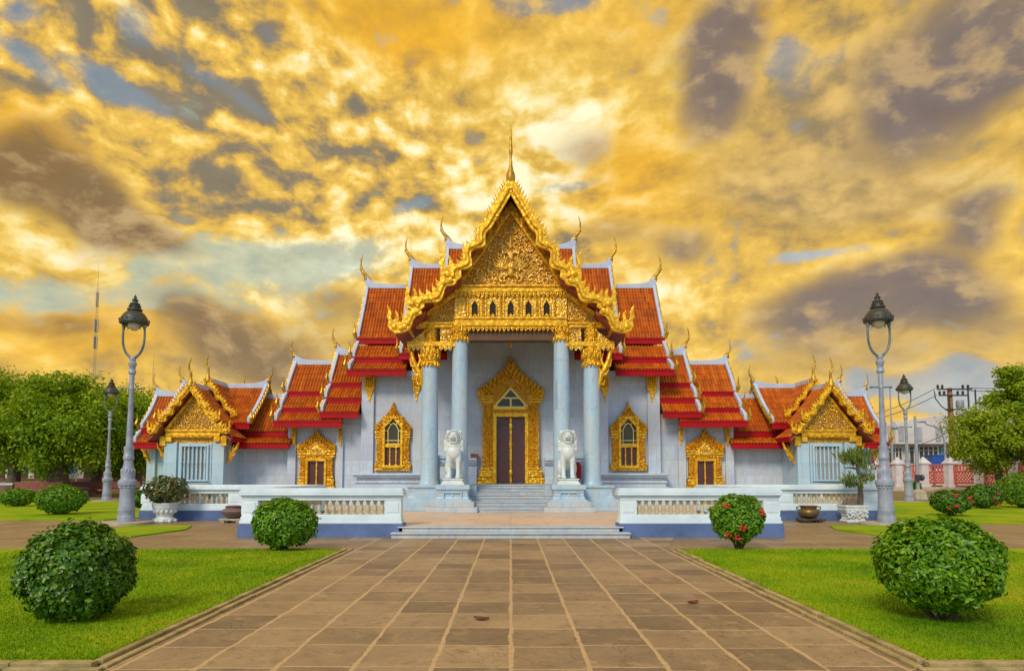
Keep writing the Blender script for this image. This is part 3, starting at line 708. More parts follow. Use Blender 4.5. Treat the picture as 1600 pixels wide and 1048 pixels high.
    # gilded spire on the apex
    pr = [(284.5, 6.0), (281, 6.9), (277.7, 7.2), (274, 6.8), (271, 6.0), (265.5, 4.2), (260, 3.0), (255, 2.5), (246, 2.0), (243, 1.9), (240, 2.7), (236.5, 3.1), (233, 2.8), (220, 2.1), (205, 1.3), (195, .45)]
    m = MB(); m.lathe(0, YB, [(r * .0226, pz(y, YB)) for y, r in pr], 18); m.build('spire', GOLDD, rt, smooth=60)
    # pediment
    YP = 22.5; q = lambda x, y: A(x, y, YP)
    def tri(pts, y0, y1, mat, name, par=rt, bev=0):
        m = MB(); m.prism([q(*p) for p in pts], y0, y1); return m.build(name, mat, par, bevel=bev)
    pe = tri([(798, 318), (704, 448), (892, 448)], YP, YP + .2, GOLDR, 'pediment', H)
    m = MB()
    for s in (-1, 1):
        f = lambda x, y: (s * abs(q(x, y)[0]), q(x, y)[1])
        m.prism([f(798, 316), f(703, 448), f(720, 448), f(798, 336)], YP - .13, YP)
        m.prism([f(798, 331), f(715, 447.5), f(719, 447.5), f(798, 336)], YP - .19, YP - .13)
    m.build('pediment_frame', GOLDS, pe, bevel=.01)
    m = MB(); zb = q(798, 443)[1]; zt = q(798, 340)[1]; hw = abs(q(724, 443)[0])
    relief_tri(m, 0, hw, zb, zt, YP, 95, .165, 3)
    # seated figure on its spread-winged bearer, in low relief
    zc = zb + (zt - zb) * .30
    m.ell((0, YP - .03, zc + .28), (.13, .10, .22), 10, 8); m.ell((0, YP - .05, zc + .58), (.085, .09, .10), 10, 8); m.lathe(0, YP - .05, [(.085, zc + .64), (.06, zc + .74), (.02, zc + .98), (.004, zc + 1.06)], 8)
    m.ell((0, YP - .03, zc - .12), (.2, .11, .16), 10, 8); m.ell((0, YP - .05, zc - .34), (.14, .10, .16), 10, 8)
    for s in (-1, 1):
        m.tube([(s * .1, YP - .06, zc + .40), (s * .28, YP - .08, zc + .34), (s * .32, YP - .08, zc + .58)], [.05, .04, .025], 6)
        for k in range(6):
            a = .2 + k * .22; m.tube([(s * .14, YP - .03, zc - .2 + .03 * k), (s * (.14 + .35 * math.cos(a)), YP - .06, zc - .2 + .35 * math.sin(a)), (s * (.14 + .60 * math.cos(a + .1)), YP - .04, zc - .2 + .6 * math.sin(a + .1))], [.05, .05, .012], 5)
        m.tube([(s * .1, YP - .03, zc - .4), (s * .26, YP - .06, zc - .52), (s * .2, YP - .04, zc - .68)], [.06, .05, .03], 6)
    m.build('relief_carving', GOLDF, pe, smooth=50)
    # entablature between the inner columns
    YE = 22.38; z = lambda y: pz(y, YE); xm = abs(px(709, YE))
    en = MB(); en.box(-xm, xm, YE, YE + .3, z(497), z(456)); en = en.build('frieze', GOLDF, H)
    m = MB()
    for y0, y1, o in ((446, 449, .13), (449, 453, .07), (453, 457, .12), (496, 499, .10), (499, 505, .05), (505, 510, .12)): m.box(-xm, xm, YE - o, YE + .29 - o * .1, z(y1), z(y0))
    m.build('moulding', GOLDS, en, bevel=.012)
    m = MB(); fringe(m, -xm, xm, YE - .05, z(457), .155, .19); m.build('leaf_fringe', GOLD, en, smooth=40); m = MB(); fringe(m, -xm * .93, xm * .93, YE - .03, z(510), .155, .19); m.build('leaf_fringe', GOLD, en, smooth=40)
    m = MB(); m.box(-xm * .94, xm * .94, YE + .06, YE + .5, z(531), z(510)); m.build('lintel_beam', CEIL, en)
    for xc in (742, 770.6, 799, 827.4, 856):
        X = px(xc - 1, YE); w = .105
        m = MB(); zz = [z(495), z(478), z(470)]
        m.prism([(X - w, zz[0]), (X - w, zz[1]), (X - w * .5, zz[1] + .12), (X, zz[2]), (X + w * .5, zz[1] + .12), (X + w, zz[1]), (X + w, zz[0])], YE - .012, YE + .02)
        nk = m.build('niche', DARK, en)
        m = MB()
        for sg in (1, -1):
            m.box(X + sg * w, X + sg * (w + .045), YE - .06, YE, zz[0], zz[1]); m.prism([(X + sg * (w + .06), zz[1]), (X + sg * w, zz[1]), (X, zz[2]), (X, zz[2] + .17), (X + sg * .05, zz[2] + .06)], YE - .06, YE)
            m.box(X + sg * .225, X + sg * .28, YE - .07, YE, z(496), z(462)); m.box(X + sg * .31, X + sg * .325, YE - .05, YE, z(496), z(462))
        m.prism([(X - w, zz[0]), (X + w, zz[0]), (X, zz[0] + .13)], YE - .05, YE - .013)
        m.build('niche_frame', GOLD, nk, bevel=.008)
    # stepped entablature of the side bays
    for s in (-1, 1):
        f = lambda x, y, Y=YE: (s * abs(A(x, y, Y)[0]), A(x, y, Y)[1])
        m = MB(); m.prism([f(712, 459), f(712, 503), f(648, 503)], YE + .10, YE + .3); sp = m.build('side_pediment', GOLDR, H)
        m = MB(); m.prism([f(712, 454), f(641, 505), f(650, 505), f(712, 463)], YE - .02, YE + .10)
        for xl, xr, y0, y1, o in ((646, 711, 503, 506, .10), (646, 711, 506, 511, .05), (634, 711, 533, 536, .06), (634, 711, 536, 541, .11)):
            m.box(s * abs(px(xl, YE)), s * abs(px(xr, YE)), YE - o + .08, YE + .33, z(y1), z(y0))
        m.build('moulding', GOLDS, sp, bevel=.012)
        m = MB(); m.box(s * abs(px(686, YE)), s * abs(px(707, YE)), YE + .12, YE + .3, z(533), z(511))
        m.prism([f(668, 511), f(668, 533), f(640, 533)], YE + .12, YE + .3); m.build('side_panel', GOLDF, sp)
        m = MB()
        rnd = random.Random(5 + s)
        for k in range(26):
            u = rnd.random(); v = rnd.random()
            if u + v > 1: u, v = 1 - u, 1 - v
            X = abs(px(710, YE)) + u * 1.2; Z = z(502) + v * .85; curl(m, s * X, YE + .1, Z, .085, rnd.uniform(0, 6), rnd.choice((-1, 1)), .022)
        for k in range(16):
            X = abs(px(706, YE)) + rnd.random() * .42; Z = z(531) + rnd.random() * .42; curl(m, s * X, YE + .12, Z, .075, rnd.uniform(0, 6), rnd.choice((-1, 1)), .02)
        xs = sorted((s * abs(px(634, YE)), s * abs(px(662, YE)))); fringe(m, xs[0], xs[1], YE + .02, z(541), .15, .16)
        xs = sorted((s * abs(px(684, YE)), s * abs(px(706, YE)))); fringe(m, xs[0], xs[1], YE + .02, z(541), .15, .16)
        m.build('relief_carving', GOLDF, sp, smooth=45)
        # carved eave bracket beside the outer column
        m = MB(); g = lambda x, y: (s * abs(A(x, y, 22.5)[0]), 22.5, A(x, y, 22.5)[1])
        m.tube([g(662, 612), g(659.5, 598), g(657, 585), g(650, 573), g(645, 562), g(643, 550), g(637, 544)], [.03, .08, .10, .10, .09, .07, .02], 8)
        for p0, p1, p2 in (((656, 586), (649, 584), (644, 575)), ((650, 574), (643, 571), (640, 560)), ((653, 572), (657, 562), (653, 550)), ((659, 600), (653, 600), (650, 592)), ((656, 584), (661, 574), (659, 562))):
            m.tube([g(*p0), g(*p1), g(*p2)], [.06, .05, .008], 6)
        m.build('eave_bracket', GOLDS, H, smooth=50)
    # little hanging lamp in the porch
    m = MB(); zl = pz(536, 24); m.lathe(0, 24, [(.01, zl + .25), (.06, zl + .1), (.09, zl), (.06, zl - .1), (.02, zl - .16)], 10); m.build('hanging_lamp', GOLD, H, smooth=50)

    # transept tiers (highest first), then the two lower wings
    def eave(Y, y): return (Y, y)
    YC = 28.3
    C3 = lambda e1, e2, e3: None
    tC = [px_seg(YC, [(28.3, 449), (27.75, 477), (27.2, 503), (26.65, 529)]), px_seg(YC, [(26.62, 541), (26.25, 550), (25.9, 559)]), px_seg(YC, [(25.95, 567.5), (25.55, 573), (25.2, 578)])]
    tB = [px_seg(YC, [(28.3, 418), (27.5, 455), (26.7, 497), (26.2, 523)]), px_seg(YC, [(26.25, 535), (25.9, 546), (25.55, 553)])]
    tA = [px_seg(YC, [(28.3, 388), (27.5, 430), (26.7, 475), (26.1, 512)])]
    for s in (-1, 1):
        tier(H, s, 0.0, abs(px(697, YC)), YC, tA, fin_h=1.05, up=.36, name='transept_roof')
        tier(H, s, 2.6, abs(px(640, YC)), YC, tB, fin_h=1.0, up=.32, name='transept_roof')
        tier(H, s, 4.2, 6.46, YC, tC, fin_h=1.08, up=.34, name='transept_roof')
        YD = 27.7
        tD = [px_seg(YD, [(27.7, 553), (27.1, 577), (26.56, 599)]), px_seg(YD, [(26.55, 607), (26.1, 616), (25.9, 622.5)]), px_seg(YD, [(25.95, 630), (25.6, 638), (25.4, 644)])]
        tE = [px_seg(YD, [(27.7, 568), (27.1, 591), (26.6, 612.5)]), px_seg(YD, [(26.6, 620), (26.2, 630), (25.95, 638)]), px_seg(YD, [(25.98, 645), (25.6, 652), (25.4, 658)])]
        tier(H, s, 6.1, 7.57, YD, tD, fin_h=.82, up=.28, name='wing_roof')
        tier(H, s, 6.75, 9.4, YD, tE, fin_h=.70, up=.26, name='wing_roof')
        # pendant brackets under the eaves
        for xa, xb, y0, y1, y2, Y in ((567, 584, 588, 613, 629, 25.8), (643, 656, 588, 613, 629, 25.8), (455, 462, 668, 690, 699, 26.0), (528.5, 534.5, 668, 690, 699, 26.0)):
            X0, X1 = s * abs(px(xa, Y)), s * abs(px(xb, Y)); xm_ = (X0 + X1) / 2; hw = abs(X1 - X0) / 2
            m = MB(); z0, z1, z2 = pz(y0, Y), pz(y1, Y), pz(y2, Y); h = z0 - z1
            m.sqlathe(xm_, Y + .05, [(hw * .75, z1 + h * .15), (hw, z1 + h * .3), (hw * .9, z1 + h * .6), (hw * 1.05, z0 + .02)], 1, .5 if hw > .15 else .9); m.sqlathe(xm_, Y + .05, [(hw * .05, z2), (hw * .45, z1 - .02), (hw * .8, z1 + h * .15)], 1, .5 if hw > .15 else .9)
            for k in range(4): m.ell((xm_ + hw * (-.6 + .4 * k), Y - hw * .45, z1 + h * .65), (hw * .18, .04, h * .3), 6, 5)
            m.build('eave_bracket', GOLD, H, bevel=.01)
    # ---- doors and windows
    Yw = 26.0
    d = aedicule(H, 'main_door', 1, 0.0, 1.1, 1.34, 1.14, pz(614, 25.8), pz(557, 25.8), .655, 1.12, pz(648, 25.8), Yw, .26, 'main')
    m = MB()
    for sg in (1, -1): m.box(sg * .045, sg * .60, Yw - .10, Yw - .005, 1.14, pz(652, 25.8))
    dl = m.build('door_leaf', DOORM, d, bevel=.01)
    m = MB()
    for sg in (1, -1): m.box(sg * .60, sg * .655, Yw - .14, Yw - .005, 1.14, pz(650, 25.8))
    m.box(-.04, .04, Yw - .16, Yw - .005, 1.14, pz(652, 25.8))
    for yy in (665, 695, 738):
        zz = pz(yy, 25.8); m.ell((0, Yw - .15, zz), (.075, .05, .16), 8, 6)
    m.build('door_mullion', GOLDS, dl, smooth=40)
    def tymp(par, cx, w, z0, z1, z2, Y, glass, bars):
        P = [(cx - w, z0), (cx - w, z1), (cx, z2), (cx + w, z1), (cx + w, z0)]
        k = 1.26; zc = (z0 + z2) / 2; Q_ = [(cx + (x - cx) * k, zc + (zz - zc) * k) for x, zz in P]
        m = MB(); m.prism(Q_, Y - .045, Y + .02); f = m.build('tympanum_frame', GOLDS, par, bevel=.01)
        m = MB(); m.prism(P, Y - .052, Y - .03); m.build('tympanum_panel', GLASS if glass else GOLDF, f)
        m = MB()
        if glass:
            zc = z0 + (z2 - z0) * .48
            for a, b_ in (((cx, z0), (cx, zc)), ((cx, zc), (cx - w * .62, z1 + (z2 - z1) * .40)), ((cx, zc), (cx + w * .62, z1 + (z2 - z1) * .40))): m.tube([(a[0], Y - .06, a[1]), (b_[0], Y - .06, b_[1])], .038, 6)
            for a, b_ in zip(P, P[1:] + P[:1]): m.tube([(a[0], Y - .055, a[1]), (b_[0], Y - .055, b_[1])], .034, 6)
            m.build('glazing_bar', CREAM, f)
        else:
            rnd = random.Random(3)
            for q_ in range(7): curl(m, cx + rnd.uniform(-.6, .6) * w, Y - .05, z0 + .06 + rnd.random() * (z1 - z0 + .1) * .8, .06, rnd.uniform(0, 6), 1, .016)
            m.build('relief_carving', GOLD, f)
    tymp(d, 0.0, .56, pz(636, 25.75), pz(631, 25.75), pz(607, 25.75), Yw - .26, True, 3)
    for s in (-1, 1):
        cx = s * abs(px(614, 25.9)); zf = lambda y: pz(y, 25.85)
        w = aedicule(H, 'arched_window', s, cx, zf(735), .73, .66, zf(669), zf(628), .37, zf(729), zf(652), Yw, .18, 'window')
        gz0, gz1, gz2 = zf(694), zf(668), zf(653)
        m = MB()
        for sg in (1, -1): m.prism([(cx + sg * .38, gz1 - .05), (cx + sg * .38, gz2 + .06), (cx, gz2 + .06), (cx, gz2 - .02)], Yw - .20, Yw - .02)
        m.box(cx - .37, cx + .37, Yw - .18, Yw - .01, zf(698.5), gz0); m.build('spandrel', GOLDS, w)
        m = MB(); m.box(cx - .37, cx + .37, Yw - .06, Yw - .004, gz0, gz2); m.build('glass', GLASS, w)
        m = MB(); by = Yw - .085
        for x0_, z0_, x1_, z1_ in ((-.21, gz0, -.21, gz1 - .08), (.21, gz0, .21, gz1 - .08), (-.37, gz0 + .16, .37, gz0 + .16), (-.37, gz1 - .12, -.21, gz1 - .12), (.37, gz1 - .12, .21, gz1 - .12),
                                   (-.21, gz1 - .08, -.12, gz1 + .10), (.21, gz1 - .08, .12, gz1 + .10), (-.12, gz1 + .10, 0, gz1 + .20), (.12, gz1 + .10, 0, gz1 + .20), (-.10, gz1 + .13, -.2, gz1 + .24), (.10, gz1 + .13, .2, gz1 + .24), (-.36, gz0, -.36, gz1), (.36, gz0, .36, gz1), (-.36, gz1, 0, gz2), (.36, gz1, 0, gz2), (-.36, gz0 + .02, .36, gz0 + .02)):
            m.tube([(cx + x0_, by, z0_), (cx + x1_, by, z1_)], .018, 6)
        m.build('glazing_bar', CREAM, w)
        m = MB(); m.box(cx - .37, cx + .37, Yw - .07, Yw - .004, zf(729), zf(698.5)); lp = m.build('lower_shutter', DOORM, w)
        m = MB()
        for xx in (-.125, .125):
            m.box(cx + xx - .022, cx + xx + .022, Yw - .11, Yw - .06, zf(729), zf(698.5))
            for zz in (700, 713, 727): m.ell((cx + xx, Yw - .11, zf(zz)), (.04, .03, .09), 6, 5)
        m.build('shutter_mullion', GOLDS, lp)
        cx = s * abs(px(495.5, 26.1)); zf = lambda y: pz(y, 26.05)
        dd = aedicule(H, 'side_door', s, cx, .75, .78, .66, zf(699), zf(671), .385, .8, zf(718), 26.2, .20, 'door')
        tymp(dd, cx, .32, zf(709), zf(706), zf(694), 26.0, False, 0)
        m = MB()
        for sg in (1, -1): m.box(cx + sg * .03, cx + sg * .36, 26.10, 26.195, .8, zf(719))
        dl = m.build('door_leaf', DOORM, dd, bevel=.008)
        m = MB(); m.box(cx - .026, cx + .026, 26.05, 26.19, .8, zf(719)); m.build('door_mullion', GOLDS, dl)
build_hall()

# ------------------------------------------------------------------ gallery wings and corner pavilions
def build_gallery(s):
    side = 'left' if s < 0 else 'right'
    g = thing('gallery_wing', f'low marble gallery with orange roof joining the {side} pavilion to the temple hall', 'gallery', (s * 9.9, 27, 0.25))
    m = MB(); m.box(s * 9.06, s * 11.6, 26.45, 29.0, TZ, 2.95); m.build('wall', WALL, g, bevel=.01)
    Yr = 27.7
    sg = [px_seg(Yr, [(27.7, 620), (26.9, 648), (26.2, 675)]), px_seg(Yr, [(26.25, 683), (25.9, 689), (25.7, 693.5)])]
    x0, x1 = sorted((s * 8.9, s * 12.3))
    rt = roof_mesh(g, sg, x0, x1, 'x', Yr, name='roof')
    for pr in sg:
        d, z = pr[-1]
        for sd in (1, -1):
            m = MB(); slab(m, pr, x0, x1, 'x', Yr, sd); m.build('soffit', SOFF, rt)
            y = Yr - sd * d; m = MB(); m.box(x0, x1, y - .045, y + .045, z - .19, z); m.build('fascia', RED, rt, bevel=.008)
    m = MB(); z = sg[0][0][1]; m.box(x0, x1, Yr - .12, Yr + .12, z - .1, z + .12); m.build('ridge_cap', TRIM, rt, bevel=.02)
for s in (-1, 1): build_gallery(s)

def build_pavilion(s):
    side = 'left' if s < 0 else 'right'; PX = s * 12.35; PY = 27.0
    p = thing('corner_pavilion', f'small {side} marble pavilion with crossed orange roofs and a white barred window', 'pavilion', (PX, PY, 0.25))
    wl, wr = 13.45, 11.2                                  # outer and inner edge of the projecting front
    m = MB()
    m.box(s * wl, s * wr, 25.0, 26.62, TZ, 2.98); m.box(s * 15.0, s * 11.1, 26.6, 28.6, TZ, 2.72)
    for a, b in ((wl + .04, 13.0), (11.62, wr - .04)): m.box(s * a, s * b, 24.9, 25.02, TZ, 2.72)
    for a in (15.05, 14.0): m.box(s * a, s * (a - .35), 26.48, 26.65, TZ, 2.7)
    m.box(s * (wl + .08), s * 13.1, 26.45, 26.63, TZ, 2.8)
    m.build('wall', WALLB, p, bevel=.012)
    # barred window
    xc = s * abs(px(305.5, 24.95)); z0, z1 = pz(749, 24.95), pz(697.5, 24.95); w = .48
    m = MB()
    for sg in (1, -1): m.box(xc + sg * w, xc + sg * (w + .075), 24.84, 25.03, z0 - .06, z1 + .07); m.box(xc + sg * (w + .075), xc + sg * (w + .16), 24.92, 25.03, z0 - .1, z1 + .14)
    m.box(xc - w, xc + w, 24.842, 25.03, z1, z1 + .07); m.box(xc - w, xc + w, 24.83, 25.03, z0 - .06, z0); m.box(xc - w - .1, xc + w + .1, 24.925, 25.03, z1 + .07, z1 + .14)
    wf = m.build('window', WALLB, p, bevel=.008)
    m = MB(); m.box(xc - w, xc + w, 24.97, 24.997, z0, z1); m.build('shutter', simple('grey window shutter', (0.34, 0.36, 0.36), (0.26, 0.28, 0.30), 3, .6), wf)
    for k in range(6):
        x = xc - w + (k + .5) * 2 * w / 6; m = MB(); h = z1 - z0
        m.lathe(x, 24.92, [(.035, z0), (.045, z0 + h * .05), (.03, z0 + h * .1), (.042, z0 + h * .3), (.03, z0 + h * .48), (.05, z0 + h * .52), (.03, z0 + h * .56), (.042, z0 + h * .75), (.03, z0 + h * .92), (.045, z1)], 8)
        m.build('window_bar', WALLB, wf, smooth=50)
    # crossed roofs
    Yr = 27.5
    up_ = [sagged((0, 5.25), (1.85, 3.52), .10)]
    lo_ = [sagged((0, pz(617, Yr)), (1.15, 3.34), .10), [(1.1, 3.16), (1.4, 2.92), (1.6, 2.74)]]
    tier(p, s, 12.35, 14.16, Yr, up_, fin_h=.66, up=.20, name='cross_roof', gable=True)
    rt = tier(p, -s, -12.35, -10.52, Yr, up_, fin_h=.66, up=.20, name='cross_roof', gable=True)
    tier(p, s, 13.9, 15.28, Yr, lo_, fin_h=.62, up=.22, name='cross_roof')
    # front gables: inner high one, outer low one
    def gable(Yf, Yb_, apex, segs, boards, fin, rx):
        sg = segs
        r = roof_mesh(p, sg, Yf + .08, Yb_, 'y', PX, name='front_roof')
        for pr in sg:
            for sd in (1, -1):
                m = MB(); slab(m, pr, Yf + .04, Yb_, 'y', PX, sd, .10); m.build('soffit', SOFF, r)
                d, z = pr[-1]; m = MB(); m.box(PX - sd * d - .04, PX - sd * d + .04, Yf + .1, Yb_, z - .17, z); m.build('fascia', RED, r)
        m = MB(); m.box(PX - .1, PX + .1, Yf + .25, Yb_, apex - .08, apex + .11); m.build('ridge_cap', TRIM, r, bevel=.02)
        for t in (-1, 1):
            for a, b, kw in boards:
                m = MB(); naga_board(m, PX, t, a, b, Yf - .06, Yf + .06, **kw); m.build('gable_board', GOLDS, r, bevel=.008)
        m = MB(); m.lathe(PX, Yf, [(.13, apex - .06), (.12, apex + .06), (.09, apex + .14), (.06, apex + .22), (.045, apex + .3)], 10)
        sx = -s
        m.tube([(PX, Yf, apex + .2), (PX + sx * .01, Yf, apex + .42), (PX + sx * .07 * -1, Yf, apex + .6), (PX - sx * .08, Yf, apex + .8), (PX - sx * .02, Yf, apex + .98), (PX + sx * .03, Yf, apex + 1.08)], [.06, .05, .045, .035, .02, .005], 8)
        m.tube([(PX - sx * .06, Yf, apex + .55), (PX + sx * .02, Yf, apex + .52), (PX + sx * .07, Yf, apex + .58)], [.04, .03, .006], 6)
        m.build('finial', GOLDD, r, smooth=50)
        return r
    s1 = [sagged((0, 5.30), (1.30, 3.66), .06)]
    gable(25.9, 27.5, 5.30, s1, [((0, 5.26), (1.10, 3.84), dict(w=.17, sag=.03, waves=2.6, teeth=12, tl=.11, fin=.36, start_wave=.2, wamp=.9))], 1, 0)
    s2 = [sagged((0, 4.92), (1.22, 3.44), .05), [(1.1, 3.38), (1.38, 3.10), (1.6, 2.90)]]
    r2 = gable(24.5, 25.95, 4.92, s2, [((0, 4.88), (1.02, 3.58), dict(w=.19, sag=.03, waves=2.6, teeth=13, tl=.13, fin=.44, start_wave=.25, wamp=1.0)), ((1.10, 3.40), (1.38, 3.10), dict(w=.16, sag=.01, waves=1.0, teeth=3, tl=.14, fin=.46, start_wave=.05, wamp=.6))], 1, 0)
    gable(29.6, 29.0, 5.0, [sagged((0, 5.0), (1.2, 3.6), .05)], [((0, 4.96), (1.0, 3.7), dict(w=.17, sag=.03, waves=2.6, teeth=12, tl=.11, fin=.36, start_wave=.2, wamp=.9))], 1, 0)
    # pediment and entablature of the front
    Yp = 24.86; zb = pz(671, Yp); zt = pz(622, Yp)
    m = MB(); m.prism([(PX - 1.0, zb), (PX + 1.0, zb), (PX, zt + .12)], Yp, 25.1); m.prism([(PX - 1.15, zb - .02), (PX + 1.15, zb - .02), (PX + 1.15, 2.7), (PX - 1.15, 2.7)], 24.95, 25.2); pe = m.build('pediment', GOLDR, p)
    m = MB(); relief_tri(m, PX, .86, zb, zt, Yp, 60, .085, 9); m.build('relief_carving', GOLDF, pe, smooth=50)
    m = MB()
    for t in (-1, 1): m.prism([(PX, zt + .22), (PX + t * 1.12, zb - .02), (PX + t * .96, zb - .02), (PX, zt + .06)], Yp - .08, Yp)
    for y0, y1, o in ((671, 674, .10), (674, 678, .05), (678, 681, .08)): m.box(PX - 1.06, PX + 1.06, Yp - o, Yp + .15, pz(y1, Yp), pz(y0, Yp))
    for t in (-1, 1): m.box(PX + t * 1.06, PX + t * .82, Yp - .06, Yp + .16, pz(690, Yp), pz(681, Yp)); m.box(PX + t * 1.3, PX + t * 1.07, Yp - .02, Yp + .16, pz(696, Yp), pz(681, Yp))
    m.build('moulding', GOLDS, pe, bevel=.01)
    m = MB(); fringe(m, PX - .8, PX + .8, Yp - .02, pz(681, Yp), .085, .08); m.build('leaf_fringe', GOLD, pe)
    # carved brackets under the eaves
    for x, y, t in ((11.15, 25.2, -1), (13.5, 25.2, 1), (14.9, 26.5, 1)):
        m = MB(); x *= s; tt = t * s; k = .8
        m.tube([(x, y, 1.88), (x + tt * .05, y, 2.06), (x + tt * .13, y, 2.24), (x + tt * .24, y, 2.38), (x + tt * .36, y, 2.54), (x + tt * .42, y, 2.74)], [.02, .06, .08, .075, .06, .04], 7)
        for a, b, c in (((.05, 2.06), (.16, 2.06), (.22, 2.16)), ((.13, 2.24), (.25, 2.22), (.32, 2.34)), ((.1, 2.3), (.08, 2.45), (.14, 2.6)), ((.24, 2.38), (.2, 2.52), (.26, 2.66))): m.tube([(x + tt * a[0], y, a[1]), (x + tt * b[0], y, b[1]), (x + tt * c[0], y, c[1])], [.045, .035, .006], 6)
        m.build('eave_bracket', GOLDS, p, smooth=50)
for s in (-1, 1): build_pavilion(s)
# ------------------------------------------------------------------ ground
def paving_mat(name, cw, rl, hi, lo, mortar, wobble=0.02, mw=0.028, across=0.011):
    m, T, b = new_mat(name)
    tc = T.node('ShaderNodeTexCoord').outputs['Object']
    wv = T.vmath('SUBTRACT', T.noise(tc, 2.6, 5, 0.65, col=True), (0.5, 0.5, 0.5))
    wv2 = T.vmath('SUBTRACT', T.noise(tc, 14, 3, 0.6, col=True), (0.5, 0.5, 0.5))
    pw = T.vmath('ADD', tc, T.vmath('ADD', T.vmath('SCALE', wv, scale=wobble * 4), T.vmath('SCALE', wv2, scale=wobble * 1.5)))
    x, y, z = T.sep(pw)
    u = T.math('DIVIDE', x, cw); ci = T.math('FLOOR', u); fu = T.math('SUBTRACT', u, ci)
    w = T.node('ShaderNodeTexWhiteNoise', noise_dimensions='1D'); T.l.new(ci, w.inputs['W'])
    yy = T.math('ADD', T.math('DIVIDE', y, rl), T.math('MULTIPLY', w.outputs['Value'], 0.22)); ri = T.math('FLOOR', yy); fv = T.math('SUBTRACT', yy, ri)
    du = T.math('MULTIPLY', T.math('MINIMUM', fu, T.math('SUBTRACT', 1.0, fu)), cw)
    dv = T.math('MULTIPLY', T.math('MINIMUM', fv, T.math('SUBTRACT', 1.0, fv)), rl)
    wid = T.noise(tc, 1.7, 3)
    ju = T.maprange(du, T.math('MULTIPLY', wid, mw * 1.15), T.math('MULTIPLY', wid, mw * 1.75), 1, 0)
    jv = T.maprange(dv, T.math('MULTIPLY', wid, across * 1.1), T.math('MULTIPLY', wid, across * 2.0), 1, 0)
    jv = T.math('MULTIPLY', jv, T.maprange(T.noise(tc, 0.9, 4, 0.7), 0.28, 0.42, 0.4, 1))
    j = T.math('MAXIMUM', ju, jv)
    wc = T.node('ShaderNodeTexWhiteNoise', noise_dimensions='2D'); T.l.new(T.comb(ci, ri), wc.inputs['Vector'])
    n1 = T.noise(tc, 1.2, 8, 0.65); n2 = T.noise(tc, 22, 6, 0.7); n3 = T.noise(tc, 120, 3, 0.6)
    f = T.math('ADD', T.math('MULTIPLY', n1, 0.50), T.math('ADD', T.math('MULTIPLY', wc.outputs['Value'], 0.27), T.math('MULTIPLY', n2, 0.42)))
    col = T.mix(T.maprange(f, 0.42, 0.82), lo, hi)
    col = T.mix(T.maprange(n3, 0.54, 0.68, 0, 0.55), col, tuple(c * 0.45 for c in lo))
    blot = T.maprange(T.noise(tc, 5.5, 7, 0.7), 0.54, 0.66, 0, 0.5)
    col = T.mix(blot, col, tuple(c * 0.6 for c in lo))
    pale = T.maprange(T.noise(T.vmath('ADD', tc, (7, 3, 1)), 3.1, 7, 0.7), 0.56, 0.70, 0, 0.45)
    col = T.mix(pale, col, tuple(min(c * 1.35, 1) for c in hi))
    damp = T.maprange(T.noise(T.vmath('MULTIPLY', tc, (1, .55, 1)), 0.55, 6, 0.62), 0.58, 0.68, 0, 1, True)
    col = T.mix(T.math('MULTIPLY', damp, 0.45), col, tuple(c * 0.55 for c in lo))
    crack = T.maprange(T.math('ABSOLUTE', T.math('SUBTRACT', T.noise(tc, 0.8, 8, 0.62, 0.6), 0.5)), 0.0, 0.0035, 0.75, 0)
    col = T.mix(crack, col, tuple(c * 0.3 for c in lo))
    mc = T.mix(T.maprange(n2, 0.35, 0.65), tuple(c * 0.72 for c in mortar), mortar)
    T.put(b.inputs['Base Color'], T.mix(j, col, mc))
    T.put(b.inputs['Roughness'], T.mix(damp, T.maprange(n2, 0.3, 0.7, 0.42, 0.66), T.maprange(n2, 0.3, 0.7, 0.28, 0.45)))
    bp = T.node('ShaderNodeBump'); bp.inputs['Strength'].default_value = 0.55; bp.inputs['Distance'].default_value = 0.012
    T.put(bp.inputs['Height'], T.math('ADD', T.math('MULTIPLY', T.math('SUBTRACT', 1.0, j), 0.8), T.math('MULTIPLY', n2, 0.8)))
    T.l.new(bp.outputs[0], b.inputs['Normal']); return m
def grass_mat():
    m, T, b = new_mat('lawn turf')
    tc = T.node('ShaderNodeTexCoord').outputs['Object']
    n1 = T.noise(tc, 0.55, 6, 0.6); n2 = T.noise(tc, 9, 6, 0.7); n3 = T.noise(T.vmath('MULTIPLY', tc, (1, .35, 1)), 70, 3, 0.7)
    f = T.math('ADD', T.math('MULTIPLY', n1, 0.6), T.math('ADD', T.math('MULTIPLY', n2, 0.25), T.math('MULTIPLY', n3, 0.25)))
    col = T.ramp(f, [(0.36, (0.07, 0.18, 0.001)), (0.47, (0.17, 0.33, 0.002)), (0.57, (0.29, 0.41, 0.004)), (0.68, (0.45, 0.42, 0.02))])
    bare = T.maprange(T.noise(tc, 0.8, 7, 0.7), 0.58, 0.70, 0, 0.7)
    T.put(b.inputs['Base Color'], T.mix(bare, col, (0.30, 0.19, 0.06))); b.inputs['Roughness'].default_value = 0.85; b.inputs['Specular IOR Level'].default_value = 0.15
    bp = T.node('ShaderNodeBump'); bp.inputs['Strength'].default_value = 0.8; bp.inputs['Distance'].default_value = 0.03
    T.put(bp.inputs['Height'], T.math('ADD', n3, n2)); T.l.new(bp.outputs[0], b.inputs['Normal']); return m
PATHM = paving_mat('worn sandstone paving', 0.61, 0.64, (0.44, 0.30, 0.16), (0.18, 0.125, 0.075), (0.60, 0.41, 0.21), mw=0.027, across=0.015, wobble=0.016)
COURTM = paving_mat('court paving', 1.1, 0.62, (0.36, 0.25, 0.13), (0.22, 0.145, 0.075), (0.48, 0.34, 0.17), mw=0.02, across=0.02)
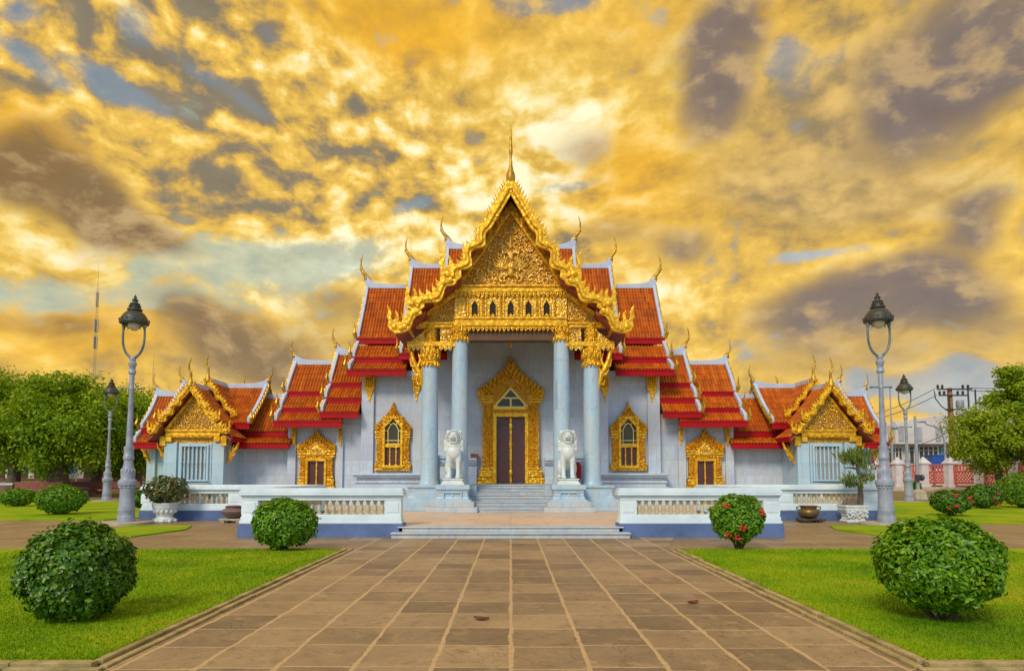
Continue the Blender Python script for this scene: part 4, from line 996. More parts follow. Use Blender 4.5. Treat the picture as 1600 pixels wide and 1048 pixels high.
TERRM = paving_mat('smooth terrace paving', 0.9, 0.9, (0.78, 0.56, 0.38), (0.64, 0.47, 0.34), (0.56, 0.42, 0.32), wobble=0.003, mw=0.008, across=0.008)
GRASS = grass_mat()
KERB = simple('mossy stone kerb', (0.50, 0.37, 0.17), (0.22, 0.18, 0.06), 3.5, 0.8, 0, 0.5, 25)
EARTH = simple('dry far ground', (0.16, 0.16, 0.06), (0.20, 0.15, 0.08), 0.3, 0.9)
STONE = simple('pale kerb stone', (0.50, 0.42, 0.30), (0.36, 0.29, 0.20), 3, 0.75, 0, 0.3, 20)
def sheet(name, poly, z, mat, kind='structure', thick=None):
    m = MB()
    if thick: m.prism(poly, z - thick, z, 'z')
    else: m.add([(x, y, z) for x, y in poly], [tuple(range(len(poly)))])
    return m.build(name, mat, kind=kind)
sheet('ground', [(-3000, -200), (3000, -200), (3000, 3200), (-3000, 3200)], -0.012, EARTH)
sheet('court', [(-46, 12.2), (46, 12.2), (46, 36), (-46, 36)], -0.006, COURTM)
sheet('path', [(-3.12, -3), (3.12, -3), (3.12, 12.9), (3.9, 15.4), (-3.9, 15.4), (-3.12, 12.9)], 0.0, PATHM)
sheet('path', [(-40, -3), (-3.122, -3), (-3.122, 4.98), (-40, 4.98)], -0.001, COURTM)
sheet('path', [(40, -3), (3.122, -3), (3.122, 4.98), (40, 4.98)], -0.001, COURTM)
lawnL = [(-40, 5.2), (-5.2, 5.2), (-3.33, 5.2), (-3.33, 12.45), (-3.65, 12.75), (-40, 12.75)]
lawnR = [(-x, y) for x, y in lawnL]
LAWNS = [sheet('lawn', lawnL, 0.03, GRASS, thick=.035), sheet('lawn', lawnR, 0.03, GRASS, thick=.035)]
sheet('lawn', [(-46, 20.9), (-13.2, 20.9), (-12.4, 22.0), (-12.6, 34), (-46, 35)], 0.03, GRASS, thick=.035)
sheet('lawn', [(46, 19.4), (14.5, 19.4), (12.6, 21.6), (12.8, 34), (46, 35)], 0.03, GRASS, thick=.035)
for s in (-1, 1):
    sheet('lawn', [(s * 9.3, 15.4), (s * 9.0, 15.3), (s * 8.7, 17.3), (s * 9.2, 18.6), (s * 11.0, 18.6), (s * 10.6, 16.2)], 0.025, GRASS, thick=.03)
    # double stone edging with a drain groove
    rk = random.Random(31 + s)
    def edging(ax, u0, u1, c0, c1, z, n):
        """worn kerb stones laid end to end, each a little out of line"""
        m = MB(); st = (u1 - u0) / n
        for k in range(n):
            a0, a1 = u0 + k * st + rk.uniform(.001, .006), u0 + (k + 1) * st - rk.uniform(.001, .006); j = rk.uniform(-.006, .006); zz = z + rk.uniform(-.004, .004)
            if ax == 'y': m.box(s * (c0 + j), s * (c1 + j), a0, a1, -.01, zz)
            else: m.box(s * a0, s * a1, c0 + j, c1 + j, -.01, zz)
        m.build('kerb', KERB, kind='structure', bevel=.006)
    edging('y', 5.08, 12.9, 3.135, 3.20, .018, 8); edging('y', 5.2, 12.8, 3.235, 3.31, .034, 9)
    edging('x', 3.14, 5.4, 5.0, 5.06, .018, 3); edging('x', 3.26, 5.2, 5.10, 5.18, .034, 3); edging('x', 3.66, 30, 12.74, 12.82, .028, 26)
sheet('court', [(-6.28, 15.55), (6.28, 15.55), (6.28, 20.95), (11.8, 20.95), (11.8, 33), (-11.8, 33), (-11.8, 20.95), (-6.28, 20.95)], TZ, TERRM, thick=.24)
m = MB(); m.box(-2.78, 2.78, 15.02, 15.4, -.01, .10); m.box(-2.80, 2.80, 14.98, 15.42, .10, .13); m.box(-2.66, 2.66, 15.30, 15.6, .13, .222); m.box(-2.68, 2.68, 15.26, 15.62, .222, .252)
tag(m.build('terrace_steps', STEPM, loc=(0, 15.3, 0), bevel=.01), 'two broad shallow marble steps at the end of the paved path', 'steps')
# short blades over the near lawns
def blades(name, n, x0, x1, y0, y1, hmin, hmax, seed, clear=()):
    g = np.random.default_rng(seed); yy = y0 + (y1 - y0) * g.random(n) ** 1.35; xx = x0 + (x1 - x0) * g.random(n)
    a = g.random(n) * 6.283; h = hmin + (hmax - hmin) * g.random(n); w = .0035 + .003 * g.random(n) + (yy - 5) * .0006
    lean = (g.random((n, 2)) - .5) * 1.3 * h[:, None]
    b = np.stack([xx, yy, np.full(n, .028)], 1); dx = np.stack([np.cos(a) * w, np.sin(a) * w, 0 * a], 1)
    tip = b + np.stack([lean[:, 0], lean[:, 1], h], 1)
    V = np.stack([b - dx, b + dx, tip], 1).reshape(-1, 3); F = np.arange(3 * n).reshape(-1, 3)
    return link(name, np_mesh(name, V, F), BLADE, kind='stuff')
BLADE = leaf_mat('grass blade', [(0.05, (0.065, 0.17, 0.001)), (0.42, (0.18, 0.34, 0.002)), (0.72, (0.31, 0.43, 0.004)), (0.95, (0.50, 0.45, 0.03))], 0.6, 0.3, .55, .75, 0.2)
gl = blades('grass', 75000, -9.5, -3.30, 5.2, 12.7, .012, .04, 1); gr = blades('grass', 75000, 3.30, 9.5, 5.2, 12.7, .012, .04, 2)

# ------------------------------------------------------------------ balustrades
BALU = simple('glazed cream baluster', (0.58, 0.50, 0.32), (0.44, 0.38, 0.22), 4, 0.35)
def build_balustrade(s):
    side = 'left' if s < 0 else 'right'
    b = thing('balustrade', f'white balustrade with grey blue foot along the {side} side of the terrace', 'balustrade', (s * 4.4, 15.45, 0))
    hb, hw_, hr, ht = .32, .53, .865, 1.155
    runs = [('x', 2.6, 6.45, 15.55, [2.62, 6.05], .40), ('y', 15.75, 20.85, 6.25, [], .3), ('x', 6.1, 11.95, 21.0, [6.1, 8.62, 11.45], .55), ('y', 21.2, 27.0, 11.75, [24], .4)]
    pl, ba, ra = MB(), MB(), MB(); first = None
    def bx(mb, ax, a0, a1, c, hwid, z0, z1):
        if ax == 'x': mb.box(s * a0, s * a1, c - hwid, c + hwid, z0, z1)
        else: mb.box(s * (c - hwid), s * (c + hwid), a0, a1, z0, z1)
    bm = None
    for ri, (ax, a0, a1, c, piers, pw) in enumerate(runs):
        e = .004 * ri
        bx(pl, ax, a0 - .04, a1 + .04, c, .25 - e, -.02, hb)
        bx(ba, ax, a0 - .01, a1 + .01, c, .225 - e, hb, hb + .07); bx(ba, ax, a0 + .01, a1 - .01, c, .20 - e, hb + .07, hw_ - .05); bx(ba, ax, a0 + .02, a1 - .02, c, .17 - e, hw_ - .05, hw_)
        bx(ra, ax, a0 + .02, a1 - .02, c, .15 - e, hr, hr + .07); bx(ra, ax, a0 + .0, a1 - .0, c, .18 - e, hr + .07, hr + .12); bx(ra, ax, a0 - .05, a1 + .05, c, .235 - e, hr + .12, hr + .17); bx(ra, ax, a0 - .035, a1 + .035, c, .22 - e, hr + .17, ht - .05 - e); bx(ra, ax, a0 - .01, a1 + .01, c, .18 - e, ht - .05 - e, ht - e)
        spans = []; cur = a0
        for p_ in piers:
            m = MB(); bx(m, ax, p_, p_ + pw, c, .145 - e, hw_, hr); bx(m, ax, p_ + .06, p_ + pw - .06, c, .16 - e, hw_ + .05, hr - .05); m.build('pier', PLAST, b, bevel=.01)
            if p_ > cur + .2: spans.append((cur, p_))
            cur = p_ + pw
        if a1 > cur + .2: spans.append((cur, a1))
        for u0, u1 in spans:
            n = max(1, int(round((u1 - u0) / .168)))
            for k in range(n):
                u = u0 + (k + .5) * (u1 - u0) / n; X, Y = (s * u, c) if ax == 'x' else (s * c, u)
                if first is None:
                    m = MB(); h = hr - hw_
                    m.lathe(X, Y, [(.062, hw_), (.062, hw_ + .03), (.035, hw_ + .045), (.048, hw_ + .08), (.058, hw_ + .115), (.05, hw_ + .16), (.032, hw_ + .21), (.030, hw_ + .235), (.045, hw_ + .25), (.034, hw_ + .27), (.05, hw_ + .30), (.06, hr - .015), (.06, hr)], 10)
                    first = m.build('baluster', BALU, b, smooth=45); fx, fy = X, Y
                else:
                    o = first.copy(); C.objects.link(o); o.parent = b; o.location = (X - fx, Y - fy, 0)
    pl.build('footing', BLUEB, b, bevel=.01); ba.build('base', PLAST, b, bevel=.012); ra.build('rail', PLAST, b, bevel=.015)
    m = MB(); x = s * 11.75; m.box(x - .16, x + .16, 26.6, 26.92, ht - .02, ht + .3); m.lathe(x, 26.76, [(.17, ht + .3), (.2, ht + .36), (.17, ht + .48), (.09, ht + .58), (.01, ht + .64)], 14); m.build('end_post', PLAST, b, smooth=40)
for s in (-1, 1): build_balustrade(s)

# ------------------------------------------------------------------ guardian lions on their pedestals
def build_lion(s):
    side = 'left' if s < 0 else 'right'; X = s * 1.91; Y = 21.6
    p = thing('stone_pedestal', f'stepped pale marble pedestal under the {side} lion at the foot of the stairs', 'pedestal', (X, Y, TZ))
    m = MB(); m.sqlathe(X, Y, [(.83, TZ), (.83, TZ + .17)]); m.sqlathe(X, Y, [(.715, TZ + .17), (.715, TZ + .34)]); m.build('step_base', STEPM, p, bevel=.012)
    m = MB(); m.sqlathe(X, Y, [(.655, TZ + .34), (.62, TZ + .37), (.54, TZ + .43), (.50, TZ + .52), (.49, TZ + .62), (.505, TZ + .70), (.56, TZ + .74), (.56, TZ + .89)]); bd = m.build('body', COLM, p, bevel=.012)
    m = MB()
    for sg in (1, -1): m.box(X + sg * .27, X + sg * .31, Y - .56, Y - .4, TZ + .37, TZ + .66); m.box(X + sg * .03, X + sg * .0, Y - .53, Y - .4, TZ + .39, TZ + .62)
    m.box(X - .31, X + .31, Y - .555, Y - .4, TZ + .62, TZ + .66); m.build('panel_moulding', COLM, bd, bevel=.008)
    zb = TZ + .89
    l = thing('lion_statue', f'white marble guardian lion with open jaws on the {side} pedestal', 'lion statue', (X, Y, zb))
    m = MB(); m.sqlathe(X, Y, [(.38, zb), (.38, zb + .05), (.33, zb + .10), (.31, zb + .14), (.34, zb + .17), (.34, zb + .205)], 1, 1.45); m.build('plinth', LIONM, l, bevel=.01)
    z0 = zb + .205
    E = lambda m, c, r, rot=None: m.ell((X + c[0], Y + c[1], z0 + c[2]), r, 16, 12, rot)
    t = lambda m, pts, r: m.tube([(X + a, Y + b_, z0 + c_) for a, b_, c_ in pts], r, 12)
    m = MB()
    E(m, (0, .12, .80), (.215, .40, .23), Matrix.Rotation(.35, 3, 'X')); E(m, (0, -.17, .88), (.235, .20, .27)); E(m, (0, -.16, 1.10), (.19, .19, .2)); E(m, (0, .38, .58), (.23, .24, .30))
    E(m, (0, -.16, 1.37), (.19, .22, .20)); E(m, (0, -.04, 1.34), (.275, .17, .30)); E(m, (0, -.33, 1.385), (.145, .13, .075)); E(m, (0, -.29, 1.20), (.125, .14, .05))
    E(m, (0, -.33, 1.49), (.12, .09, .05))
    for sg in (1, -1):
        t(m, [(sg * .13, -.14, .95), (sg * .155, -.17, .62), (sg * .15, -.16, .40), (sg * .15, -.18, .10)], [.125, .098, .072, .075]); E(m, (sg * .15, -.25, .055), (.085, .135, .06))
        for k in (-1, 0, 1): E(m, (sg * .15 + k * .05, -.36, .04), (.03, .04, .04))
        E(m, (sg * .23, .34, .36), (.115, .25, .29), Matrix.Rotation(-.35, 3, 'X')); t(m, [(sg * .25, .50, .28), (sg * .25, .46, .14), (sg * .25, .36, .08)], [.1, .08, .08]); E(m, (sg * .25, .26, .055), (.085, .17, .06))
        E(m, (sg * .245, -.06, 1.13), (.095, .13, .21), Matrix.Rotation(sg * .2, 3, 'Y')); E(m, (sg * .20, -.03, 1.55), (.07, .05, .08)); E(m, (sg * .125, -.27, 1.44), (.05, .06, .045))
        E(m, (sg * .26, -.1, .96), (.06, .08, .07)); E(m, (sg * .115, -.30, 1.29), (.035, .10, .08))
    t(m, [(0, .62, .5), (0, .72, .75), (0, .62, 1.0), (0, .66, 1.2)], [.06, .05, .045, .03])
    bo = m.build('body', LIONM, l)
    rm = bo.modifiers.new('remesh', 'REMESH'); rm.mode = 'VOXEL'; rm.voxel_size = .02; rm.use_smooth_shade = True
    sm = bo.modifiers.new('smooth', 'SMOOTH'); sm.iterations = 3; sm.factor = .5
    m = MB()
    for row, (rr, zz, nn, yy) in enumerate(((.275, 1.36, 19, -.15), (.23, 1.38, 17, -.20))):
        for k in range(nn):
            a = math.pi * (-.18 + 1.36 * k / (nn - 1)); E(m, (rr * math.cos(a), yy + .02, zz + rr * .95 * math.sin(a)), (.027, .034, .027))
    for sg in (1, -1):
        for k in range(4): E(m, (sg * (.27 + .01 * k), -.15 + .02 * k, 1.20 - .085 * k), (.04, .045, .05))
        for k in range(3): E(m, (sg * (.17 + .01 * k), -.22, 1.14 - .07 * k), (.035, .035, .045))
    m.build('mane_curls', LIONM, bo, smooth=60)
    m = MB(); E(m, (0, -.33, 1.285), (.118, .10, .032)); m.build('mouth', simple('dark open mouth', (0.10, 0.07, 0.055), None, 4, .8), bo, smooth=60)
    m = MB()
    for k in range(8): E(m, (-.09 + k * .0257, -.425 + .02 * abs(k - 3.5) * .5, 1.30), (.010, .012, .020))
    for k in range(7): E(m, (-.075 + k * .025, -.42 + .02 * abs(k - 3) * .5, 1.262), (.010, .012, .016))
    m.build('teeth', LIONM, bo, smooth=60)
    m = MB()
    for sg in (1, -1): E(m, (sg * .10, -.345, 1.455), (.034, .03, .030))
    m.build('eyes', simple('carved eye', (0.42, 0.38, 0.32), None, 5, .5), bo, smooth=60)
    m = MB(); E(m, (0, -.45, 1.425), (.05, .035, .03)); m.build('nose', LIONM, bo, smooth=60)
for s in (-1, 1): build_lion(s)
# small loose things in the porch
m = MB(); m.box(-1.60, -1.32, 25.64, 25.9, 2.14, 2.26); m.box(-1.62, -1.30, 25.62, 25.92, 2.26, 2.30)
tag(m.build('wooden_box', simple('brown lidded box', (0.30, 0.10, 0.05), None, 8, .6), loc=(-1.46, 25.77, 2.14), bevel=.01), 'small brown lidded box on the marble ledge left of the main door', 'box')
fx = thing('fire_cabinet', 'red cabinet behind the parapet opening beside the right lion', 'cabinet', (2.52, 24.2, 1.1))
m = MB(); m.box(2.34, 2.72, 24.1, 24.35, 1.1, 2.0); m.box(2.32, 2.74, 24.08, 24.37, 2.0, 2.05); cb = m.build('body', simple('red enamel', (0.50, 0.02, 0.02), None, 5, .35), fx, bevel=.012)
m = MB(); m.box(2.38, 2.68, 24.08, 24.1, 1.16, 1.94); m.build('door', simple('red enamel door', (0.42, 0.018, 0.02), None, 5, .3), fx, bevel=.006)

# ------------------------------------------------------------------ street lamps
IRON = simple('grey painted cast iron', (0.36, 0.40, 0.48), (0.25, 0.28, 0.36), 5, 0.42, 0.1, 0.35, 35)
IRONT = simple('weathered green iron', (0.17, 0.24, 0.24), (0.12, 0.15, 0.16), 7, 0.5, 0.3, 0.3, 40)
HOODM = simple('dark green bronze lamp hood', (0.045, 0.065, 0.06), (0.09, 0.065, 0.035), 6, 0.45, 0.4, 0.4, 35)
GLOBE = simple('milky lamp glass', (0.70, 0.66, 0.48), (0.6, 0.55, 0.4), 3, 0.15)
def build_lamp(loc, label):
    L = thing('street_lamp', label, 'street lamp', loc, 'cast iron lamps around the temple'); x, y = loc[0], loc[1]; k = .0192
    H = lambda p: loc[2] + (816 - p) * k
    m = MB(); m.lathe(x, y, [(.72, loc[2] - .08), (.72, loc[2]), (.70, loc[2] + .012)], 32); m.build('plinth', STONE, L, smooth=40)
    m = MB(); m.lathe(x, y, [(r * k * .86, H(p)) for p, r in ((816, 14.5), (807, 14.5), (806, 13.6), (800, 13.6), (799, 14.2), (796, 14.2), (795, 12.8), (793, 13.3), (791, 12.6), (766, 11.8), (763, 12.6), (760, 12.2), (759, 15.0), (755, 15.8), (752, 15.2), (750, 12), (747, 11), (743, 11.8), (739, 11.5), (732, 9.2), (726, 7.6), (721, 7.4), (719, 9.0), (714, 9.0), (713, 8.2), (704, 8.0), (702, 8.6), (699, 8.6), (698, 5.7), (610, 3.7), (607, 5.0), (604, 4.0), (585, 4.2), (583, 6.4), (579, 6.4), (577, 4.8), (572, 5.4), (570, 7.0), (566, 7.0), (564, 4.6), (560, 5.6), (556, 3.0))], 20)
    m.build('post', IRON, L, smooth=35)
    m = MB()
    for i in range(14):
        a = 2 * math.pi * i / 14
        m.ell((x + 10.8 * k * math.cos(a), y + 10.8 * k * math.sin(a), H(762)), (.035, .035, .045), 6, 4)
        m.ell((x + 8.8 * k * math.cos(a), y + 8.8 * k * math.sin(a), H(738)), (.035, .035, .10), 6, 5)
    m.build('ornament', IRON, L, smooth=50)
    m = MB(); m.tube([(x - 15.5 * k, y, H(607)), (x + 15.5 * k, y, H(607))], .022, 8)
    for sg in (1, -1): m.ell((x + sg * 15.5 * k, y, H(607)), (.045, .04, .04), 8, 6)
    m.build('ladder_bar', IRONT, L, smooth=40)
    fk = None
    for sg in (1, -1):
        m = MB(); pts = cr([(0, 561), (6, 556), (12, 549), (16, 538), (17.2, 525), (17, 512), (16.6, 505)], 4)
        m.tube([(x + sg * a * k, y, H(p)) for a, p in pts], [.042 - .014 * i / len(pts) for i in range(len(pts))], 8)
        m.tube([(x + sg * 16.6 * k, y, H(513)), (x + sg * 16.6 * k, y, H(508)), (x + sg * 16.6 * k, y, H(504))], [.035, .055, .05], 8); m.tube([(x + sg * 15 * k, y, H(506)), (x + sg * 11 * k, y, H(508)), (x + sg * 9 * k, y, H(511)), (x + sg * 11 * k, y, H(513))], [.02, .022, .018, .008], 6)
        m.build('fork_arm', IRONT, L, smooth=45)
    m = MB(); m.lathe(x, y, [(r * k * .88, H(p)) for p, r in ((503.5, 21), (504, 23.5), (501.5, 24.5), (499.5, 24.0), (498, 22.3), (494, 21.3), (490, 18.8), (486, 15), (483, 10.5), (482, 12.5), (480, 12.5), (479, 8.5), (475, 7.2), (473, 8.6), (471, 8.6), (470, 5.5), (467, 4.2), (465, 5.6), (463.5, 3.2), (461.5, 2.2), (460, 2.8), (458.5, 1.2), (456, .4))], 24)
    hd = m.build('lantern_hood', HOODM, L, smooth=40)
    m = MB()
    for i in range(12):
        a = 2 * math.pi * i / 12; c_, s_ = math.cos(a), math.sin(a)
        m.ell((x + 20.6 * k * c_, y + 20.6 * k * s_, H(498)), (.028, .028, .05), 6, 5)
        m.ell((x + 8 * k * c_, y + 8 * k * s_, H(476)), (.02, .02, .04), 5, 4)
    m.build('crest', HOODM, hd, smooth=50)
    m = MB(); m.lathe(x, y, [(.01, H(515)), (.08, H(514)), (.14, H(511)), (.165, H(507)), (.16, H(503.6))], 18); m.build('globe', GLOBE, L, smooth=60)
    return L
lamp0 = build_lamp((AX(198, 790, 19.3), 19.3, .07), 'tall grey cast iron lamp on a round stone slab left of the terrace')
def lamp_at(x, y, label, z=.07, sc=1.0):
    o = copy_tree(lamp0); o.location = (x, y, z); o['label'] = label; o.scale = (sc,) * 3; return o
lamp_at(AX(1384, 790, 19.0), 19.0, 'tall grey cast iron lamp on a round stone slab right of the terrace')
lamp_at(AX(167, 770, 36.0), 36.0, 'distant cast iron lamp against the left trees, directly behind the near left lamp', 0.02)
lamp_at(AX(1420, 770, 34.5), 34.5, 'distant cast iron lamp in front of the red lattice fence on the right', 0.02)
lamp_at(AX(148, 760, 50), 50, 'farthest lamp half hidden in the dark shade under the left trees', 0.02, .8)
# ------------------------------------------------------------------ foliage
def leaf_arrays(P, N, size, asp, g, tilt=.6, fold=.25):
    n = len(P)
    N = N + (g.random((n, 3)) - .5) * 2 * tilt; N /= np.linalg.norm(N, axis=1)[:, None] + 1e-9
    t = g.normal(size=(n, 3)); t -= N * (t * N).sum(1)[:, None]; t /= np.linalg.norm(t, axis=1)[:, None] + 1e-9
    b = np.cross(N, t); L = (size * (.65 + .7 * g.random(n)))[:, None]; W = L * asp
    base = P - t * L * .5; tip = P + t * L * .5 - N * L * .12; r = P + b * W * .5 + N * L * fold * .4 - t * L * .05; l = P - b * W * .5 + N * L * fold * .4 - t * L * .05
    V = np.stack([base, r, tip, l], 1).reshape(-1, 3); i = np.arange(n) * 4
    F = np.concatenate([np.stack([i, i + 1, i + 2], 1), np.stack([i, i + 2, i + 3], 1)])
    return V, F
def sphere_dirs(n, g):
    d = g.normal(size=(n, 3)); return d / np.linalg.norm(d, axis=1)[:, None]
BUSHM = leaf_mat('glossy hedge leaf', [(0.0, (0.022, 0.09, 0.003)), (0.45, (0.055, 0.17, 0.004)), (0.8, (0.12, 0.26, 0.006)), (1.0, (0.24, 0.34, 0.02))], 0.36, 0.18, 3.0, .35, .5)
BUSHL = leaf_mat('bright hedge leaf', [(0.0, (0.04, 0.15, 0.002)), (0.45, (0.10, 0.27, 0.003)), (0.8, (0.20, 0.39, 0.005)), (1.0, (0.34, 0.47, 0.03))], 0.40, 0.22, 3.0, .35, .45)
TREEM = leaf_mat('broad tree leaf', [(0.0, (0.09, 0.20, 0.002)), (0.4, (0.21, 0.36, 0.004)), (0.75, (0.36, 0.48, 0.008)), (1.0, (0.54, 0.56, 0.03))], 0.5, 0.40, .35, .45, .3)
TREEL = leaf_mat('yellow green tree leaf', [(0.0, (0.12, 0.21, 0.004)), (0.4, (0.24, 0.35, 0.006)), (0.75, (0.37, 0.46, 0.012)), (1.0, (0.52, 0.55, 0.04))], 0.5, 0.35, .35, .45, .3)
TWIG = simple('dark twig', (0.10, 0.065, 0.035), (0.06, 0.04, 0.025), 12, .8)
BARK = simple('grey brown bark', (0.16, 0.12, 0.085), (0.09, 0.07, 0.05), 5, .9, 0, .8, 18)
REDF = simple('red blossom', (0.62, 0.02, 0.02), (0.5, 0.04, 0.02), 20, .6)
def bush(label, x, y, w, h, n, size, mat, seed, z0=0.02, stem=.12, ragged=.065, flowers=0, group='clipped round bushes on the lawns', asp=.55, name='round_bush', cat='bush'):
    g = np.random.default_rng(seed); b = thing(name, label, cat, (x, y, 0.02), group)
    rx, rz = w / 2, (h - stem) / 2; c = np.array([x, y, z0 + stem + rz])
    d = sphere_dirs(n, g); lump = 1 + ragged * (np.sin(d[:, 0] * 7 + seed) * np.cos(d[:, 2] * 6 + seed * 2) + .7 * np.sin(d[:, 1] * 11 + seed) * np.sin(d[:, 0] * 13))
    rad = np.where(g.random(n) < .62, .93 + .09 * g.random(n), .55 + .4 * g.random(n)) * lump; rad = np.where(g.random(n) < .025, 1.02 + .10 * g.random(n), rad)
    P = c + d * rad[:, None] * np.array([rx, rx, rz]); P[:, 2] = np.maximum(P[:, 2], z0 + stem * .6 + .03 * g.random(n))
    nn = d / np.array([rx, rx, rz]); nn /= np.linalg.norm(nn, axis=1)[:, None]; nn[:, 2] += .35
    V, F = leaf_arrays(P, nn, np.full(n, size), asp, g, .75)
    link('foliage', np_mesh('foliage', V - np.array(OFF[b.name]), F), mat, b)
    m = MB(); r = random.Random(seed)
    for k in range(9):
        a = r.uniform(0, 6.28); q = r.uniform(.05, .16) * w; e = r.uniform(.25, .4) * w
        m.tube([(x + q * .4 * math.cos(a), y + q * .4 * math.sin(a), .0), (x + q * math.cos(a), y + q * math.sin(a), z0 + stem), (x + e * math.cos(a), y + e * math.sin(a), z0 + stem + rz * r.uniform(.7, 1.3))], [.022, .018, .006], 5)
    m.build('stems', TWIG, b, smooth=60)
    for k in range(flowers):
        th = r.uniform(-2.6, -.5); zz = r.uniform(-.75, .85); q = math.sqrt(1 - zz * zz); dd = Vector((q * math.cos(th), q * math.sin(th), zz))
        fp = Vector(c) + Vector((dd.x * rx, dd.y * rx, dd.z * rz)) * 1.02
        m = MB()
        for j in range(9): m.ell(fp + Vector((r.uniform(-.05, .05), r.uniform(-.05, .03), r.uniform(-.04, .04))), (.028, .022, .024), 6, 4)
        m.build('blossom', REDF, b)
    return b
def bush_px(cx, by, wpx, tpx, Y=None):
    Y = Y or 1500 / (by - 740); return AX(cx, by, Y), Y, wpx * Y / 1000, AZ(tpx, Y)
x, y, w, h = bush_px(118, 974, 192, 822, 6.62); bush('large dark green round bush in the left foreground lawn', x, y, w * .79, h * 1.02, 12500, .058, BUSHM, 1, stem=.03, asp=.6)
x, y, w, h = bush_px(1470, 976, 212, 818, 6.62); bush('large bright leaved round bush on bare stems in the right foreground lawn', x, y, w * .80, h * 1.04, 11500, .064, BUSHL, 2, stem=.11, asp=.5, ragged=.06)
x, y, w, h = bush_px(445, 864, 96, 780, 12.6); bush('round green bush before the left front balustrade', x, y, w, h, 5000, .085, BUSHL, 3, stem=.05, asp=.5)
x, y, w, h = bush_px(1153, 860, 78, 774, 12.7); bush('upright bush with red blossoms before the right front balustrade', x, y, w, h, 3600, .095, BUSHL, 4, stem=.16, asp=.42, ragged=.08, flowers=6)
x, y, w, h = bush_px(94, 803, 66, 758, 23.6); bush('middle sized round bush on the far left lawn, nearest the lamp', x, y, w, h, 3000, .11, BUSHL, 5, stem=.05)
x, y, w, h = bush_px(26, 790, 48, 764, 29.4); bush('low pale bush at the left edge of the photo under the trees', x, y, w, h, 2400, .12, BUSHL, 6, stem=.04)
x, y, w, h = bush_px(222, 793, 40, 764, 28.3); bush('small bush half hidden behind the near left lamp post', x, y, w, h, 1800, .12, BUSHM, 7, stem=.04)
x, y, w, h = bush_px(1486, 806, 54, 766, 22.7); bush('dark bush with reddish flowers on the right lawn, nearer of two', x, y, w, h, 2600, .10, BUSHM, 8, stem=.10, flowers=5)
x, y, w, h = bush_px(1538, 794, 52, 757, 27.6); bush('dark bush with reddish flowers on the right lawn, farther of two', x, y, w, h, 2600, .11, BUSHM, 9, stem=.06, flowers=5)
x, y, w, h = bush_px(1606, 792, 78, 738, 28.0); bush('big green bush cut by the right edge of the photo', x, y, w, h, 3200, .13, BUSHL, 10, stem=.04)
x, y, w, h = bush_px(1431, 778, 18, 752, 39.0); bush('narrow dark shrub beside the thin pole at the red fence', x, y, w, h * 1.0, 1400, .13, BUSHM, 12, stem=.03)
x, y, w, h = bush_px(1370, 790, 22, 768, 30.0); bush('small shrub between the right balustrade and the near right lamp', x, y, w, h, 1400, .12, BUSHM, 13, stem=.03)

def tree(name, label, x, y, h, crown, seed, mat, nleaf, lsize, trunk=.35, fork=.35, clumps=26, group=None, cbot=.3):
    """crown = (rx, ry); the canopy fills from cbot*h to h"""
    g = np.random.default_rng(seed); r = random.Random(seed); t = thing(name, label, 'tree', (x, y, 0), group)
    m = MB(); fz = h * fork
    m.tube([(x, y, -.05), (x + .05, y, fz * .25), (x + r.uniform(-.2, .2), y, fz * .7), (x + r.uniform(-.25, .25), y, fz)], [trunk * 1.5, trunk * 1.05, trunk * .85, trunk * .75], 10)
    cc = []
    zc = h * (1 + cbot) / 2; rz = h * (1 - cbot) / 2
    for k in range(clumps):
        d = sphere_dirs(1, g)[0]; q = (.35 + .62 * g.random()) if k > 4 else .25
        cc.append((x + d[0] * crown[0] * q, y + d[1] * crown[1] * q, zc + d[2] * rz * q, r.uniform(.17, .36) * min(crown[0], rz * 1.6)))
    tk = m.build('trunk', BARK, t, smooth=60)
    for k in range(7):
        c = cc[(k * 3) % len(cc)]; m = MB()
        m.tube([(x, y, fz * .93), ((x + c[0]) / 2 + r.uniform(-.3, .3), (y + c[1]) / 2, fz + (c[2] - fz) * .55), (c[0], c[1], c[2])], [trunk * .5, trunk * .3, trunk * .08], 7); m.build('limb', BARK, tk, smooth=60)
    Ps = []; Ns = []; per = nleaf // len(cc)
    for cx, cy, cz, cr_ in cc:
        d = sphere_dirs(per, g); rad = cr_ * np.where(g.random(per) < .14, 1.0 + .55 * g.random(per), .35 + .72 * g.random(per) ** .6)
        p = np.array([cx, cy, cz]) + d * rad[:, None] * np.array([1, 1, .72]); Ps.append(p); n_ = d.copy(); n_[:, 2] += .5; Ns.append(n_)
    V, F = leaf_arrays(np.concatenate(Ps), np.concatenate(Ns), np.full(per * len(cc), lsize), .6, g, .8)
    link('crown', np_mesh('crown', V - np.array(OFF[t.name]), F), mat, t); return t
LT = 'broad trees behind the left lawn'
def tree_px(cx, topy, wpx, Y): return AX(cx, 740, Y), Y, AZ(topy, Y), wpx * Y / 2000
for i, (cx, ty, wp, Y, lab, tr) in enumerate(((20, 572, 170, 44, 'broad green tree at the left edge of the photo behind the lawn', .4), (92, 580, 160, 41, 'broad tree with the thick grey trunk behind the left lawn', .6),
                                   (150, 592, 150, 47, 'broad tree behind the distant left lamp', .35), (212, 612, 130, 45, 'broad tree reaching behind the left pavilion roof', .35),
                                   (-50, 560, 180, 48, 'dense tree cut by the left edge of the photo', .45))):
    x, y, h, rw = tree_px(cx, ty, wp, Y); tree('broadleaf_tree', lab, x, y, h, (rw * 1.25, rw * .8), 20 + i, TREEM, 24000, .215, tr, .34, 60, LT, .20)
